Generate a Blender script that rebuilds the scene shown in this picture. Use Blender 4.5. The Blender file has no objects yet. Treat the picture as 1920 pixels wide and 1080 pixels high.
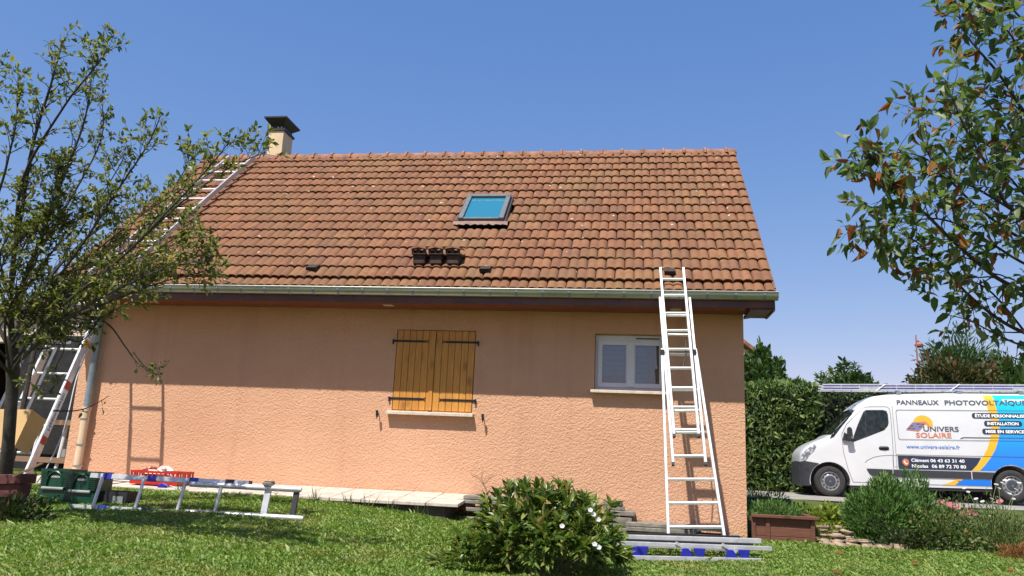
import bpy, bmesh, math, random
import numpy as np
from mathutils import Vector, Matrix
from mathutils.geometry import tessellate_polygon

R = math.radians
sc = bpy.context.scene
C = sc.collection
random.seed(7)
rng = np.random.default_rng(11)

# ------------------------------------------------------------------ camera
F, YAW, PIT, ROL = 1488.64, -0.1508, 0.2137, 0.0441
CAM = np.array([-1.5137, -10.8517, 0.4635])
fw = np.array([math.sin(YAW)*math.cos(PIT), math.cos(YAW)*math.cos(PIT), math.sin(PIT)])
r0 = np.array([math.cos(YAW), -math.sin(YAW), 0.0])
u0 = np.cross(r0, fw)
rt = r0*math.cos(ROL) + u0*math.sin(ROL)
up = -r0*math.sin(ROL) + u0*math.cos(ROL)
cd = bpy.data.cameras.new('camera')
cd.sensor_width = 36.0
cd.lens = F/1920*36
cd.clip_start = 0.1
cd.clip_end = 3000
cam = bpy.data.objects.new('camera', cd)
C.objects.link(cam)
m = Matrix.Identity(4)
for i in range(3):
    m[i][0], m[i][1], m[i][2], m[i][3] = rt[i], up[i], -fw[i], CAM[i]
cam.matrix_world = m
sc.camera = cam

# ------------------------------------------------------------------ sky, sun, exposure
SUNV = Vector((0.42, 1.0, -1.83)).normalized()          # direction of travel of the sunlight
world = bpy.data.worlds.new('World')
sc.world = world
world.use_nodes = True
wn = world.node_tree
for n in list(wn.nodes):
    wn.nodes.remove(n)
wo = wn.nodes.new('ShaderNodeOutputWorld')
bg = wn.nodes.new('ShaderNodeBackground')
sky = wn.nodes.new('ShaderNodeTexSky')
sky.sky_type = 'NISHITA'
sky.sun_disc = False
sky.sun_elevation = math.asin(-SUNV.z)
sky.sun_rotation = math.atan2(-SUNV.x, -SUNV.y) % (2*math.pi)
sky.altitude = 0
sky.air_density = 1.0
sky.dust_density = 0.3
sky.ozone_density = 10.0
bg.inputs['Strength'].default_value = 0.122
# one even colour grade over the whole sky: paler, less cyan towards the horizon
ssp = wn.nodes.new('ShaderNodeSeparateColor'); scb = wn.nodes.new('ShaderNodeCombineColor')
wn.links.new(sky.outputs[0], ssp.inputs[0])
for ch, (gam, gain) in enumerate(((1.1, 1.03), (0.73, 1.07), (0.42, 1.93))):
    pw = wn.nodes.new('ShaderNodeMath'); pw.operation = 'POWER'; pw.inputs[1].default_value = gam
    ml = wn.nodes.new('ShaderNodeMath'); ml.operation = 'MULTIPLY'; ml.inputs[1].default_value = gain
    wn.links.new(ssp.outputs[ch], pw.inputs[0]); wn.links.new(pw.outputs[0], ml.inputs[0]); wn.links.new(ml.outputs[0], scb.inputs[ch])
wn.links.new(scb.outputs[0], bg.inputs[0])
wn.links.new(bg.outputs[0], wo.inputs[0])
sl = bpy.data.lights.new('sun', 'SUN')
sl.energy = 4.4
sl.angle = R(0.5)
sl.color = (1.0, 0.955, 0.88)
so = bpy.data.objects.new('sun', sl)
so.rotation_euler = SUNV.to_track_quat('-Z', 'Y').to_euler()
so.location = (-8, -20, 30)
C.objects.link(so)
sc.view_settings.view_transform = 'Standard'
sc.view_settings.look = 'None'
sc.view_settings.exposure = 0.70
sc.view_settings.gamma = 1.0
sc.view_settings.use_curve_mapping = False

# ------------------------------------------------------------------ helpers
def at(x, y, d):
    """a point d metres deep into the place, along the photograph's line of sight"""
    p = CAM + d*(fw + rt*(x-960)/F + up*(540-y)/F)
    return Vector(p)

def atY(x, y, Y):
    d = fw + rt*(x-960)/F + up*(540-y)/F
    t = (Y-CAM[1])/d[1]
    return Vector(CAM+d*t)

def sstep(t):
    t = min(max(t, 0.0), 1.0)
    return t*t*(3-2*t)

def ground(X, Y):
    if Y > 0:
        yy = 0.0
    else:
        yy = Y
    a = -0.033 + 0.0936*yy
    b = -0.374 + 0.05*yy
    t = sstep((X+6)/4.4)
    z = a*(1-t) + b*t
    if X > 0:
        k = sstep((Y-0.15)/1.6)*min(1, X/0.4)
        z = z*(1-k) + (-0.09)*k
    return z

def tag(o, label=None, cat=None, group=None, kind=None):
    if label: o['label'] = label
    if cat: o['category'] = cat
    if group: o['group'] = group
    if kind: o['kind'] = kind
    return o

def thing(name, label, cat, loc=(0, 0, 0), group=None, rot=None, kind=None):
    o = bpy.data.objects.new(name, None)
    o.empty_display_size = 0.1
    o.location = loc
    if rot: o.rotation_euler = rot
    C.objects.link(o)
    return tag(o, label, cat, group, kind)

def origin(o):
    v = Vector((0, 0, 0))
    while o is not None:
        v += o.location
        o = o.parent
    return v

def link_mesh(name, me, mats, parent=None, world=True):
    if not isinstance(mats, (list, tuple)):
        mats = [mats]
    for mm in mats:
        me.materials.append(mm)
    o = bpy.data.objects.new(name, me)
    C.objects.link(o)
    if parent is not None:
        o.parent = parent
        if world:
            og = origin(parent)
            if og.length > 1e-9:
                me.transform(Matrix.Translation(-og))
    return o

class MB:
    def __init__(self):
        self.v = []; self.f = []; self.mi = []
    def add(self, vs, fs, mi=0):
        b = len(self.v)
        self.v += [tuple(p) for p in vs]
        self.f += [tuple(i+b for i in f) for f in fs]
        self.mi += [mi]*len(fs)
        return self
    def box(self, c, s, rot=None, mi=0):
        hx, hy, hz = s[0]/2, s[1]/2, s[2]/2
        vs = [Vector((x*hx, y*hy, z*hz)) for x in (-1, 1) for y in (-1, 1) for z in (-1, 1)]
        if rot is not None:
            vs = [rot @ p for p in vs]
        c = Vector(c)
        return self.add([p+c for p in vs], [(0, 1, 3, 2), (4, 6, 7, 5), (0, 4, 5, 1), (2, 3, 7, 6), (0, 2, 6, 4), (1, 5, 7, 3)], mi)
    def span(self, x0, x1, y0, y1, z0, z1, mi=0):
        return self.box(((x0+x1)/2, (y0+y1)/2, (z0+z1)/2), (abs(x1-x0), abs(y1-y0), abs(z1-z0)), None, mi)
    def beam(self, a, b, w, h, ref=(0, 0, 1), mi=0):
        a = Vector(a); b = Vector(b); d = (b-a); L = d.length; d.normalize()
        s = d.cross(Vector(ref))
        if s.length < 1e-4: s = d.cross(Vector((1, 0, 0)))
        s.normalize(); t = s.cross(d)
        rot = Matrix((s, d, t)).transposed()
        return self.box((a+b)/2, (w, L, h), rot, mi)
    def tube(self, pts, rad, n=8, cap=True, mi=0):
        pts = [Vector(p) for p in pts]
        if not isinstance(rad, (list, tuple)): rad = [rad]*len(pts)
        vs = []; fs = []
        ref = Vector((0.31, 0.17, 0.93)).normalized()
        for i, p in enumerate(pts):
            d = (pts[min(i+1, len(pts)-1)] - pts[max(i-1, 0)]).normalized()
            s = d.cross(ref)
            if s.length < 0.05: s = d.cross(Vector((1, 0, 0)))
            s.normalize(); t = s.cross(d)
            for k in range(n):
                a = 2*math.pi*k/n
                vs.append(p + (s*math.cos(a)+t*math.sin(a))*rad[i])
        for i in range(len(pts)-1):
            for k in range(n):
                k2 = (k+1) % n
                fs.append((i*n+k, i*n+k2, (i+1)*n+k2, (i+1)*n+k))
        if cap:
            fs.append(tuple(range(n-1, -1, -1)))
            fs.append(tuple((len(pts)-1)*n+k for k in range(n)))
        return self.add(vs, fs, mi)
    def prism(self, poly, d, mi=0):
        """poly: list of 3D points; extruded by vector d"""
        d = Vector(d); n = len(poly)
        vs = [Vector(p) for p in poly] + [Vector(p)+d for p in poly]
        fs = [tuple(range(n)), tuple(range(2*n-1, n-1, -1))]
        for i in range(n):
            j = (i+1) % n
            fs.append((i, i+n, j+n, j))
        return self.add(vs, fs, mi)
    def lathe(self, prof, c, axis='z', n=20, mi=0):
        vs = []; fs = []
        c = Vector(c)
        for (r, h) in prof:
            for k in range(n):
                a = 2*math.pi*k/n
                if axis == 'z': vs.append(c+Vector((r*math.cos(a), r*math.sin(a), h)))
                else: vs.append(c+Vector((r*math.cos(a), h, r*math.sin(a))))
        for i in range(len(prof)-1):
            for k in range(n):
                k2 = (k+1) % n
                fs.append((i*n+k, i*n+k2, (i+1)*n+k2, (i+1)*n+k))
        return self.add(vs, fs, mi)
    def build(self, name, mats, parent=None, smooth=False, bevel=0.0, world=True, fixn=True):
        me = bpy.data.meshes.new(name)
        me.from_pydata(self.v, [], self.f)
        if any(self.mi):
            me.polygons.foreach_set('material_index', self.mi)
        if fixn or bevel:
            bm = bmesh.new(); bm.from_mesh(me)
            if fixn: bmesh.ops.recalc_face_normals(bm, faces=bm.faces)
            if bevel:
                bmesh.ops.bevel(bm, geom=[e for e in bm.edges if len(e.link_faces) == 2 and e.calc_face_angle(0) > 0.6],
                                offset=bevel, segments=1, affect='EDGES', profile=0.5, clamp_overlap=True)
            bm.to_mesh(me); bm.free()
        if smooth:
            me.polygons.foreach_set('use_smooth', [True]*len(me.polygons))
            try: me.set_sharp_from_angle(angle=R(40))
            except Exception: pass
        return link_mesh(name, me, mats, parent, world)

# ------------------------------------------------------------------ materials
class NT:
    def __init__(self, name):
        self.m = bpy.data.materials.new(name); self.m.use_nodes = True
        self.t = self.m.node_tree
        self.b = self.t.nodes['Principled BSDF']; self.o = self.t.nodes['Material Output']
        self.tc = None
    def n(self, k, **kw):
        x = self.t.nodes.new(k)
        for a, b in kw.items(): setattr(x, a, b)
        return x
    def l(self, a, b): self.t.links.new(a, b)
    def coord(self, kind='Object'):
        if self.tc is None: self.tc = self.n('ShaderNodeTexCoord')
        return self.tc.outputs[kind]
    def pos(self):
        return self.n('ShaderNodeNewGeometry').outputs['Position']
    def noise(self, vec, scale, detail=3, rough=0.5, dist=0.0):
        x = self.n('ShaderNodeTexNoise'); x.inputs['Scale'].default_value = scale
        x.inputs['Detail'].default_value = detail; x.inputs['Roughness'].default_value = rough
        x.inputs['Distortion'].default_value = dist
        if vec is not None: self.l(vec, x.inputs['Vector'])
        return x.outputs['Fac']
    def ramp(self, fac, stops):
        x = self.n('ShaderNodeValToRGB'); e = x.color_ramp.elements
        while len(e) < len(stops): e.new(0.5)
        for k, (p, c) in enumerate(stops):
            e[k].position = p; e[k].color = (*c, 1) if len(c) == 3 else c
        self.l(fac, x.inputs[0]); return x.outputs[0]
    def mix(self, fac, a, b, mode='MIX'):
        x = self.n('ShaderNodeMix', data_type='RGBA', blend_type=mode)
        for sck, v in ((x.inputs[0], fac), (x.inputs[6], a), (x.inputs[7], b)):
            if hasattr(v, 'is_output'): self.l(v, sck)
            elif isinstance(v, (int, float)): sck.default_value = v
            else: sck.default_value = (*v, 1) if len(v) == 3 else v
        return x.outputs[2]
    def math(self, op, a, b=None):
        x = self.n('ShaderNodeMath', operation=op)
        for i, v in enumerate((a, b)):
            if v is None: continue
            if hasattr(v, 'is_output'): self.l(v, x.inputs[i])
            else: x.inputs[i].default_value = v
        return x.outputs[0]
    def mapping(self, vec, scale=(1, 1, 1), loc=(0, 0, 0)):
        x = self.n('ShaderNodeMapping'); x.inputs['Scale'].default_value = scale; x.inputs['Location'].default_value = loc
        self.l(vec, x.inputs['Vector']); return x.outputs[0]
    def bump(self, h, strength=0.4, dist=0.01):
        x = self.n('ShaderNodeBump'); x.inputs['Strength'].default_value = strength; x.inputs['Distance'].default_value = dist
        self.l(h, x.inputs['Height']); self.l(x.outputs[0], self.b.inputs['Normal']); return x
    def col(self, c):
        if hasattr(c, 'is_output'): self.l(c, self.b.inputs['Base Color'])
        else: self.b.inputs['Base Color'].default_value = (*c, 1)
    def set(self, rough=None, metal=None, spec=None, coat=None):
        if rough is not None:
            if hasattr(rough, 'is_output'): self.l(rough, self.b.inputs['Roughness'])
            else: self.b.inputs['Roughness'].default_value = rough
        if metal is not None: self.b.inputs['Metallic'].default_value = metal
        if spec is not None: self.b.inputs['Specular IOR Level'].default_value = spec
        if coat is not None: self.b.inputs['Coat Weight'].default_value = coat

def plain(name, c, rough=0.6, metal=0.0, var=0.18, scale=9.0, bump=0.0, coat=None, spec=None):
    t = NT(name)
    p = t.pos()
    f = t.noise(p, scale, 4, 0.6)
    d = tuple(x*(1-var) for x in c); h = tuple(min(1, x*(1+var)) for x in c)
    t.col(t.ramp(f, [(0.3, d), (0.7, h)]))
    f2 = t.noise(p, scale*3.1, 3, 0.6)
    t.set(t.ramp(f2, [(0.3, (rough*0.85,)*3), (0.7, (min(1, rough*1.15),)*3)]), metal, spec, coat)
    if bump: t.bump(t.noise(p, scale*6, 3, 0.6), bump, 0.01)
    return t.m

M = {}
# sprayed render of the wall
t = NT('render_coat'); p = t.pos()
v = t.n('ShaderNodeTexVoronoi', feature='SMOOTH_F1'); v.inputs['Scale'].default_value = 34; v.inputs['Smoothness'].default_value = 0.6
nz = t.n('ShaderNodeTexNoise'); nz.inputs['Scale'].default_value = 14; t.l(p, nz.inputs['Vector'])
pd = t.mix(0.09, p, nz.outputs['Color'], 'ADD'); t.l(pd, v.inputs['Vector'])
h1 = t.noise(t.mapping(p, (1, 1, 1.5)), 33, 4, 0.62, 1.4)
hh = t.math('ADD', t.math('MULTIPLY', v.outputs['Distance'], 0.9), h1)
big = t.noise(t.mapping(p, (0.55, 1, 0.9)), 1.1, 6, 0.66)
c1 = t.ramp(big, [(0.3, (0.585, 0.325, 0.195)), (0.7, (0.675, 0.395, 0.245))])
fine = t.noise(p, 60, 3, 0.7)
c1 = t.mix(t.math('MULTIPLY', fine, 0.22), c1, (0.42, 0.19, 0.115))
stain = t.ramp(t.noise(t.mapping(p, (3.2, 1, 0.25)), 1.0, 3, 0.6), [(0.56, (0, 0, 0)), (0.78, (1, 1, 1))])
c1 = t.mix(t.math('MULTIPLY', stain, 0.26), c1, (0.36, 0.17, 0.12))
run = t.ramp(t.noise(t.mapping(p, (9.0, 1, 0.16)), 1.0, 4, 0.65), [(0.60, (0, 0, 0)), (0.74, (1, 1, 1))])
c1 = t.mix(t.math('MULTIPLY', run, 0.12), c1, (0.30, 0.17, 0.13))
t.col(c1); t.set(0.92, spec=0.2); t.bump(hh, 0.75, 0.012); M['render'] = t.m

def tile_mat(name, per_object):
    t = NT(name); p = t.pos()
    if per_object: rnd = t.n('ShaderNodeObjectInfo').outputs['Random']
    else: rnd = t.n('ShaderNodeNewGeometry').outputs['Random Per Island']
    base = t.ramp(rnd, [(0.0, (0.212, 0.097, 0.048)), (0.3, (0.243, 0.109, 0.051)), (0.6, (0.268, 0.12, 0.055)), (0.88, (0.31, 0.145, 0.07)), (1.0, (0.212, 0.105, 0.058))])
    soot = t.ramp(t.noise(p, 7, 5, 0.65), [(0.38, (0, 0, 0)), (0.68, (1, 1, 1))])
    base = t.mix(t.math('MULTIPLY', soot, 0.62), base, (0.12, 0.066, 0.047))
    moss = t.ramp(t.noise(p, 0.9, 6, 0.7), [(0.45, (0, 0, 0)), (0.66, (1, 1, 1))])
    moss2 = t.math('MULTIPLY', moss, t.noise(p, 22, 3, 0.6))
    base = t.mix(t.math('MULTIPLY', moss2, 0.85), base, (0.21, 0.15, 0.06))
    streak = t.ramp(t.noise(t.mapping(p, (5.0, 0.35, 0.35)), 1.5, 4, 0.6), [(0.5, (0, 0, 0)), (0.75, (1, 1, 1))])
    base = t.mix(t.math('MULTIPLY', streak, 0.45), base, (0.13, 0.075, 0.055))
    grain = t.noise(p, 90, 2, 0.6)
    base = t.mix(t.math('MULTIPLY', grain, 0.35), base, (0.13, 0.05, 0.032))
    vo = t.n('ShaderNodeTexVoronoi'); vo.inputs['Scale'].default_value = 4.6; t.l(p, vo.inputs['Vector'])
    spot = t.math('LESS_THAN', t.math('ADD', vo.outputs['Distance'], t.math('MULTIPLY', t.noise(p, 60, 2, 0.5), 0.14)), 0.155)
    sepc = t.n('ShaderNodeSeparateColor'); t.l(vo.outputs['Color'], sepc.inputs[0])
    spot = t.math('MULTIPLY', spot, t.math('GREATER_THAN', sepc.outputs[0], 0.62))
    base = t.mix(spot, base, (0.55, 0.50, 0.40))
    t.col(base); t.set(0.86, spec=0.25); t.bump(t.noise(p, 45, 4, 0.6), 0.35, 0.01)
    return t.m
M['tile'] = tile_mat('clay_tile', True)
M['tile_far'] = tile_mat('clay_tile_field', False)
M['ridge'] = plain('ridge_clay', (0.24, 0.11, 0.062), 0.85, var=0.5, scale=5, bump=0.4)
M['underlay'] = plain('roof_battens', (0.05, 0.03, 0.022), 0.9)
M['verge'] = plain('verge_board', (0.16, 0.07, 0.045), 0.8)
M['fascia'] = plain('fascia_stain', (0.085, 0.028, 0.017), 0.5, var=0.3, scale=4)
M['soffit'] = plain('soffit_stain', (0.20, 0.05, 0.026), 0.45, var=0.3, scale=6)
t = NT('zinc'); p = t.pos(); f = t.noise(t.mapping(p, (0.7, 2, 4)), 3, 4, 0.6)
t.col(t.ramp(f, [(0.3, (0.33, 0.35, 0.31)), (0.7, (0.47, 0.48, 0.43))])); t.set(0.40, 0.7); M['zinc'] = t.m
M['zincdull'] = plain('zinc_pipe', (0.25, 0.30, 0.33), 0.5, 0.4, var=0.2, scale=7)
M['cream'] = plain('cream_pipe', (0.62, 0.47, 0.31), 0.55, var=0.12, scale=5)
M['sill'] = plain('sill_concrete', (0.56, 0.47, 0.37), 0.85, var=0.2, scale=14, bump=0.2)
M['chimney'] = plain('chimney_render', (0.62, 0.48, 0.30), 0.9, var=0.12, scale=5, bump=0.2)
M['pvc'] = plain('window_pvc', (0.62, 0.62, 0.62), 0.35, var=0.06, scale=3)
M['blind'] = plain('blind_slats', (0.42, 0.41, 0.42), 0.6, var=0.1)
M['black'] = plain('black_iron', (0.012, 0.012, 0.013), 0.5, 0.3, var=0.2)
M['darkrubber'] = plain('black_plastic', (0.02, 0.02, 0.022), 0.55, var=0.2)
M['capmetal'] = plain('cowl_metal', (0.022, 0.024, 0.026), 0.5, 0.3)
M['greyalu'] = plain('skylight_cladding', (0.17, 0.185, 0.185), 0.45, 0.5, var=0.12)
M['lead'] = plain('lead_flashing', (0.21, 0.125, 0.095), 0.7, 0.0, var=0.3)
M['cowl'] = plain('old_cowl', (0.045, 0.024, 0.019), 0.85, var=0.5, scale=15, bump=0.3)
M['alu'] = plain('ladder_aluminium', (0.55, 0.555, 0.55), 0.38, 0.4, var=0.16, scale=9)
M['aluwhite'] = plain('bright_aluminium', (0.72, 0.72, 0.71), 0.40, 0.4, var=0.14, scale=11)
M['aludark'] = plain('grey_steel', (0.10, 0.105, 0.115), 0.45, 0.5)
M['blue'] = plain('blue_plastic', (0.016, 0.022, 0.30), 0.4, var=0.2)
M['redcrate'] = plain('red_plastic', (0.48, 0.022, 0.016), 0.4, var=0.15)
M['greencrate'] = plain('green_plastic', (0.005, 0.052, 0.027), 0.38, var=0.25)
M['crategrey'] = plain('grey_plastic', (0.25, 0.27, 0.26), 0.4)
M['white'] = plain('white_print', (0.82, 0.82, 0.82), 0.5, var=0.03)
M['redprint'] = plain('red_print', (0.50, 0.05, 0.03), 0.5, var=0.08)
M['yellowprint'] = plain('yellow_print', (0.65, 0.36, 0.03), 0.5, var=0.08)
M['ply'] = plain('plywood', (0.62, 0.40, 0.17), 0.65, var=0.14, scale=3)
M['slab'] = plain('concrete_slab', (0.50, 0.43, 0.36), 0.9, var=0.22, scale=8, bump=0.3)
M['slabold'] = plain('old_slab', (0.19, 0.17, 0.14), 0.95, var=0.45, scale=9, bump=0.5)
M['mortar'] = plain('path_bed', (0.07, 0.058, 0.045), 0.95, var=0.3, bump=0.4)
M['stone'] = plain('field_stone', (0.30, 0.22, 0.15), 0.95, var=0.45, scale=8, bump=0.6)
M['asphalt'] = plain('asphalt', (0.27, 0.245, 0.21), 0.95, var=0.3, scale=3, bump=0.5)
M['terracotta'] = plain('terracotta_pot', (0.10, 0.032, 0.026), 0.8, var=0.25)
M['lampred'] = plain('faded_lamp_paint', (0.33, 0.13, 0.12), 0.6)
M['rope'] = plain('cable', (0.55, 0.55, 0.55), 0.6)
M['plastic_clear'] = plain('plastic_wrap', (0.66, 0.60, 0.58), 0.25, var=0.2)
M['maroon'] = plain('maroon_sack', (0.22, 0.025, 0.03), 0.7, var=0.3)

def wood(name, a, b, grain=(18, 18, 1.2), rough=0.55, bump=0.15):
    t = NT(name); p = t.pos()
    rnd = t.n('ShaderNodeObjectInfo').outputs['Random']
    off = t.n('ShaderNodeCombineXYZ'); t.l(t.math('MULTIPLY', rnd, 37.0), off.inputs[0]); t.l(t.math('MULTIPLY', rnd, 23.0), off.inputs[2])
    va = t.n('ShaderNodeVectorMath', operation='ADD'); t.l(p, va.inputs[0]); t.l(off.outputs[0], va.inputs[1])
    mp = t.mapping(va.outputs[0], grain)
    f = t.noise(mp, 1.6, 5, 0.65, 0.9)
    kn = t.n('ShaderNodeTexVoronoi'); kn.inputs['Scale'].default_value = 0.55; t.l(t.mapping(va.outputs[0], (8, 8, 5)), kn.inputs['Vector'])
    c = t.ramp(f, [(0.3, a), (0.68, b)])
    knot = t.ramp(kn.outputs['Distance'], [(0.10, (1, 1, 1)), (0.26, (0, 0, 0))])
    c = t.mix(t.math('MULTIPLY', knot, 0.65), c, tuple(x*0.35 for x in a))
    c = t.mix(t.math('MULTIPLY', rnd, 0.25), c, tuple(x*0.7 for x in a))
    t.col(c); t.set(rough); t.bump(f, bump, 0.01); return t.m
M['shutter'] = wood('stained_pine', (0.46, 0.18, 0.024), (0.64, 0.30, 0.05))
M['planter'] = wood('planter_timber', (0.10, 0.036, 0.02), (0.17, 0.065, 0.035), (1.5, 18, 18), 0.75)
M['darktimber'] = wood('dark_timber', (0.035, 0.022, 0.016), (0.07, 0.045, 0.03), (18, 18, 1.5), 0.8)
M['backdrop'] = plain('shade_black', (0.012, 0.012, 0.012), 0.9, var=0.5)  # near-black so the sheet passes for shade even in full sun
M['lumber'] = wood('raw_lumber', (0.20, 0.115, 0.065), (0.28, 0.165, 0.10), (1.5, 18, 18), 0.7)

t = NT('pane_glass')
tp = t.n('ShaderNodeBsdfTransparent'); tp.inputs[0].default_value = (0.72, 0.76, 0.78, 1)
gl = t.n('ShaderNodeBsdfGlossy'); gl.inputs['Roughness'].default_value = 0.02; gl.inputs[0].default_value = (0.9, 0.95, 1, 1)
fr = t.n('ShaderNodeFresnel'); fr.inputs[0].default_value = 1.5
mx = t.n('ShaderNodeMixShader'); t.l(t.math('ADD', t.math('MULTIPLY', fr.outputs[0], 1.3), 0.03), mx.inputs[0])
t.l(tp.outputs[0], mx.inputs[1]); t.l(gl.outputs[0], mx.inputs[2]); t.l(mx.outputs[0], t.o.inputs[0]); M['glass'] = t.m
t = NT('skylight_glass'); p = t.pos(); t.col((0.02, 0.16, 0.24)); t.set(0.04, 0.0, 1.0, 0.6); M['skyglass'] = t.m
t = NT('van_glass'); p = t.pos()
t.col(t.ramp(t.noise(p, 9, 4, 0.7), [(0.45, (0.008, 0.010, 0.009)), (0.75, (0.035, 0.045, 0.03))])); t.set(0.06, 0.0, 0.6); M['vanglass'] = t.m
t = NT('van_paint'); p = t.pos(); t.col(t.ramp(t.noise(p, 2, 3, 0.6), [(0.3, (0.58, 0.585, 0.59)), (0.7, (0.64, 0.645, 0.65))])); t.set(0.32, 0, 0.5, 0.5); M['vanpaint'] = t.m
t = NT('blue_wrap'); oc = t.coord('Object'); sp = t.n('ShaderNodeSeparateXYZ'); t.l(oc, sp.inputs[0])
g = t.math('DIVIDE', t.math('SUBTRACT', sp.outputs[2], 0.3), 2.15)
t.col(t.ramp(g, [(0.0, (0.004, 0.16, 0.62)), (0.35, (0.006, 0.22, 0.78)), (0.6, (0.01, 0.33, 0.82)), (1.0, (0.01, 0.60, 0.80))])); t.set(0.32, 0, 0.5, 0.4); M['bluewrap'] = t.m
M['yellowwrap'] = plain('yellow_wrap', (0.78, 0.42, 0.025), 0.35, var=0.04)
M['navy'] = plain('navy_print', (0.022, 0.032, 0.06), 0.4, var=0.1)
M['textgrey'] = plain('grey_lettering', (0.075, 0.085, 0.10), 0.45, var=0.05)
M['textorange'] = plain('orange_lettering', (0.56, 0.17, 0.075), 0.45, var=0.05)
M['textblue'] = plain('blue_lettering', (0.07, 0.19, 0.50), 0.45, var=0.05)
M['sunlogo'] = plain('sun_emblem', (0.80, 0.38, 0.03), 0.45, var=0.12, scale=6)
M['logoblue'] = plain('emblem_cell', (0.03, 0.12, 0.24), 0.45)
M['bumper'] = plain('bumper_plastic', (0.028, 0.03, 0.036), 0.6, var=0.12)
M['gap'] = plain('panel_gap', (0.06, 0.063, 0.067), 0.6)
M['tyre'] = plain('tyre_rubber', (0.028, 0.027, 0.026), 0.85, var=0.2, bump=0.1)
M['rim'] = plain('wheel_cover', (0.33, 0.335, 0.34), 0.4, 0.5)
M['hub'] = plain('hub_cap', (0.055, 0.062, 0.075), 0.4, 0.2)
t = NT('lamp_lens'); p = t.pos()
vv = t.n('ShaderNodeTexVoronoi'); vv.inputs['Scale'].default_value = 13; t.l(p, vv.inputs['Vector'])
t.col(t.ramp(vv.outputs['Distance'], [(0.2, (0.80, 0.80, 0.80)), (0.6, (0.22, 0.23, 0.24))])); t.set(0.08, 0.3, 0.8, 0.5); M['lens'] = t.m

def leafmat(name, stops, rough=0.5, trans=0.25, spec=0.4, tcol=None):
    t = NT(name)
    g = t.n('ShaderNodeNewGeometry')
    ob = t.n('ShaderNodeObjectInfo')
    r = t.math('FRACT', t.math('ADD', g.outputs['Random Per Island'], t.math('MULTIPLY', ob.outputs['Random'], 7.31)))
    c = t.ramp(r, stops)
    n = t.noise(g.outputs['Position'], 30, 3, 0.6)
    c = t.mix(t.math('MULTIPLY', n, 0.4), c, tuple(x*0.55 for x in stops[0][1]))
    t.col(c); t.set(rough, spec=spec)
    tr = t.n('ShaderNodeBsdfTranslucent')
    tc = t.mix(1.0, c, tcol or (1.35, 1.5, 0.7), 'MULTIPLY'); t.l(tc, tr.inputs[0])
    mx = t.n('ShaderNodeMixShader'); mx.inputs[0].default_value = trans
    t.l(t.b.outputs[0], mx.inputs[1]); t.l(tr.outputs[0], mx.inputs[2]); t.l(mx.outputs[0], t.o.inputs[0])
    return t.m
M['leaf_pear'] = leafmat('fruit_tree_leaf', [(0, (0.06, 0.085, 0.02)), (0.35, (0.13, 0.155, 0.038)), (0.65, (0.22, 0.23, 0.065)), (0.88, (0.38, 0.36, 0.15)), (1, (0.30, 0.21, 0.07))], 0.42, 0.46)
M['leaf_cherry'] = leafmat('cherry_leaf', [(0, (0.045, 0.085, 0.025)), (0.45, (0.10, 0.155, 0.046)), (0.8, (0.175, 0.225, 0.085)), (1, (0.28, 0.32, 0.17))], 0.45, 0.45, 0.45)
M['leaf_brown'] = leafmat('withered_leaf', [(0, (0.20, 0.075, 0.028)), (0.5, (0.30, 0.14, 0.045)), (0.8, (0.38, 0.20, 0.055)), (1, (0.26, 0.055, 0.035))], 0.6, 0.3, 0.3, (1.2, 0.9, 0.5))
M['leaf_bush'] = leafmat('shrub_leaf', [(0, (0.05, 0.10, 0.018)), (0.4, (0.11, 0.18, 0.03)), (0.75, (0.20, 0.26, 0.055)), (0.93, (0.33, 0.34, 0.10)), (1, (0.36, 0.25, 0.07))], 0.36, 0.3, 0.5)
M['leaf_hedge'] = leafmat('conifer_spray', [(0, (0.04, 0.085, 0.02)), (0.5, (0.095, 0.16, 0.033)), (1, (0.20, 0.26, 0.06))], 0.6, 0.2)
M['leaf_laurel'] = leafmat('hedge_leaf', [(0, (0.02, 0.04, 0.012)), (0.5, (0.04, 0.07, 0.02)), (0.85, (0.07, 0.10, 0.03)), (1, (0.13, 0.065, 0.03))], 0.45, 0.2)
M['leaf_hazel'] = leafmat('hazel_leaf', [(0, (0.035, 0.075, 0.02)), (0.5, (0.06, 0.115, 0.028)), (1, (0.10, 0.16, 0.04))], 0.55, 0.25)
M['leaf_red'] = leafmat('russet_leaf', [(0, (0.04, 0.07, 0.02)), (0.5, (0.075, 0.09, 0.03)), (1, (0.17, 0.075, 0.035))], 0.55, 0.25)
M['leaf_lime'] = leafmat('lime_leaf', [(0, (0.12, 0.19, 0.025)), (0.5, (0.21, 0.28, 0.035)), (1, (0.34, 0.36, 0.05))], 0.5, 0.3)
M['leaf_feather'] = leafmat('feathery_leaf', [(0, (0.055, 0.125, 0.028)), (0.5, (0.10, 0.205, 0.045)), (1, (0.19, 0.30, 0.075))], 0.6, 0.25)
M['leaf_dry'] = leafmat('mixed_border_leaf', [(0, (0.055, 0.10, 0.026)), (0.5, (0.10, 0.165, 0.038)), (0.8, (0.18, 0.22, 0.06)), (1, (0.28, 0.20, 0.07))], 0.6, 0.25)
M['pink'] = leafmat('pink_petal', [(0, (0.50, 0.10, 0.16)), (0.6, (0.66, 0.20, 0.25)), (1, (0.75, 0.36, 0.38))], 0.6, 0.3, 0.3, (1.1, 0.8, 0.8))
M['redpetal'] = leafmat('crimson_petal', [(0, (0.22, 0.02, 0.045)), (1, (0.36, 0.05, 0.09))], 0.6, 0.3, 0.3, (1.1, 0.8, 0.8))
M['petal'] = leafmat('white_petal', [(0, (0.66, 0.62, 0.60)), (1, (0.80, 0.76, 0.76))], 0.6, 0.3, 0.3, (1, 1, 1))
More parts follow.
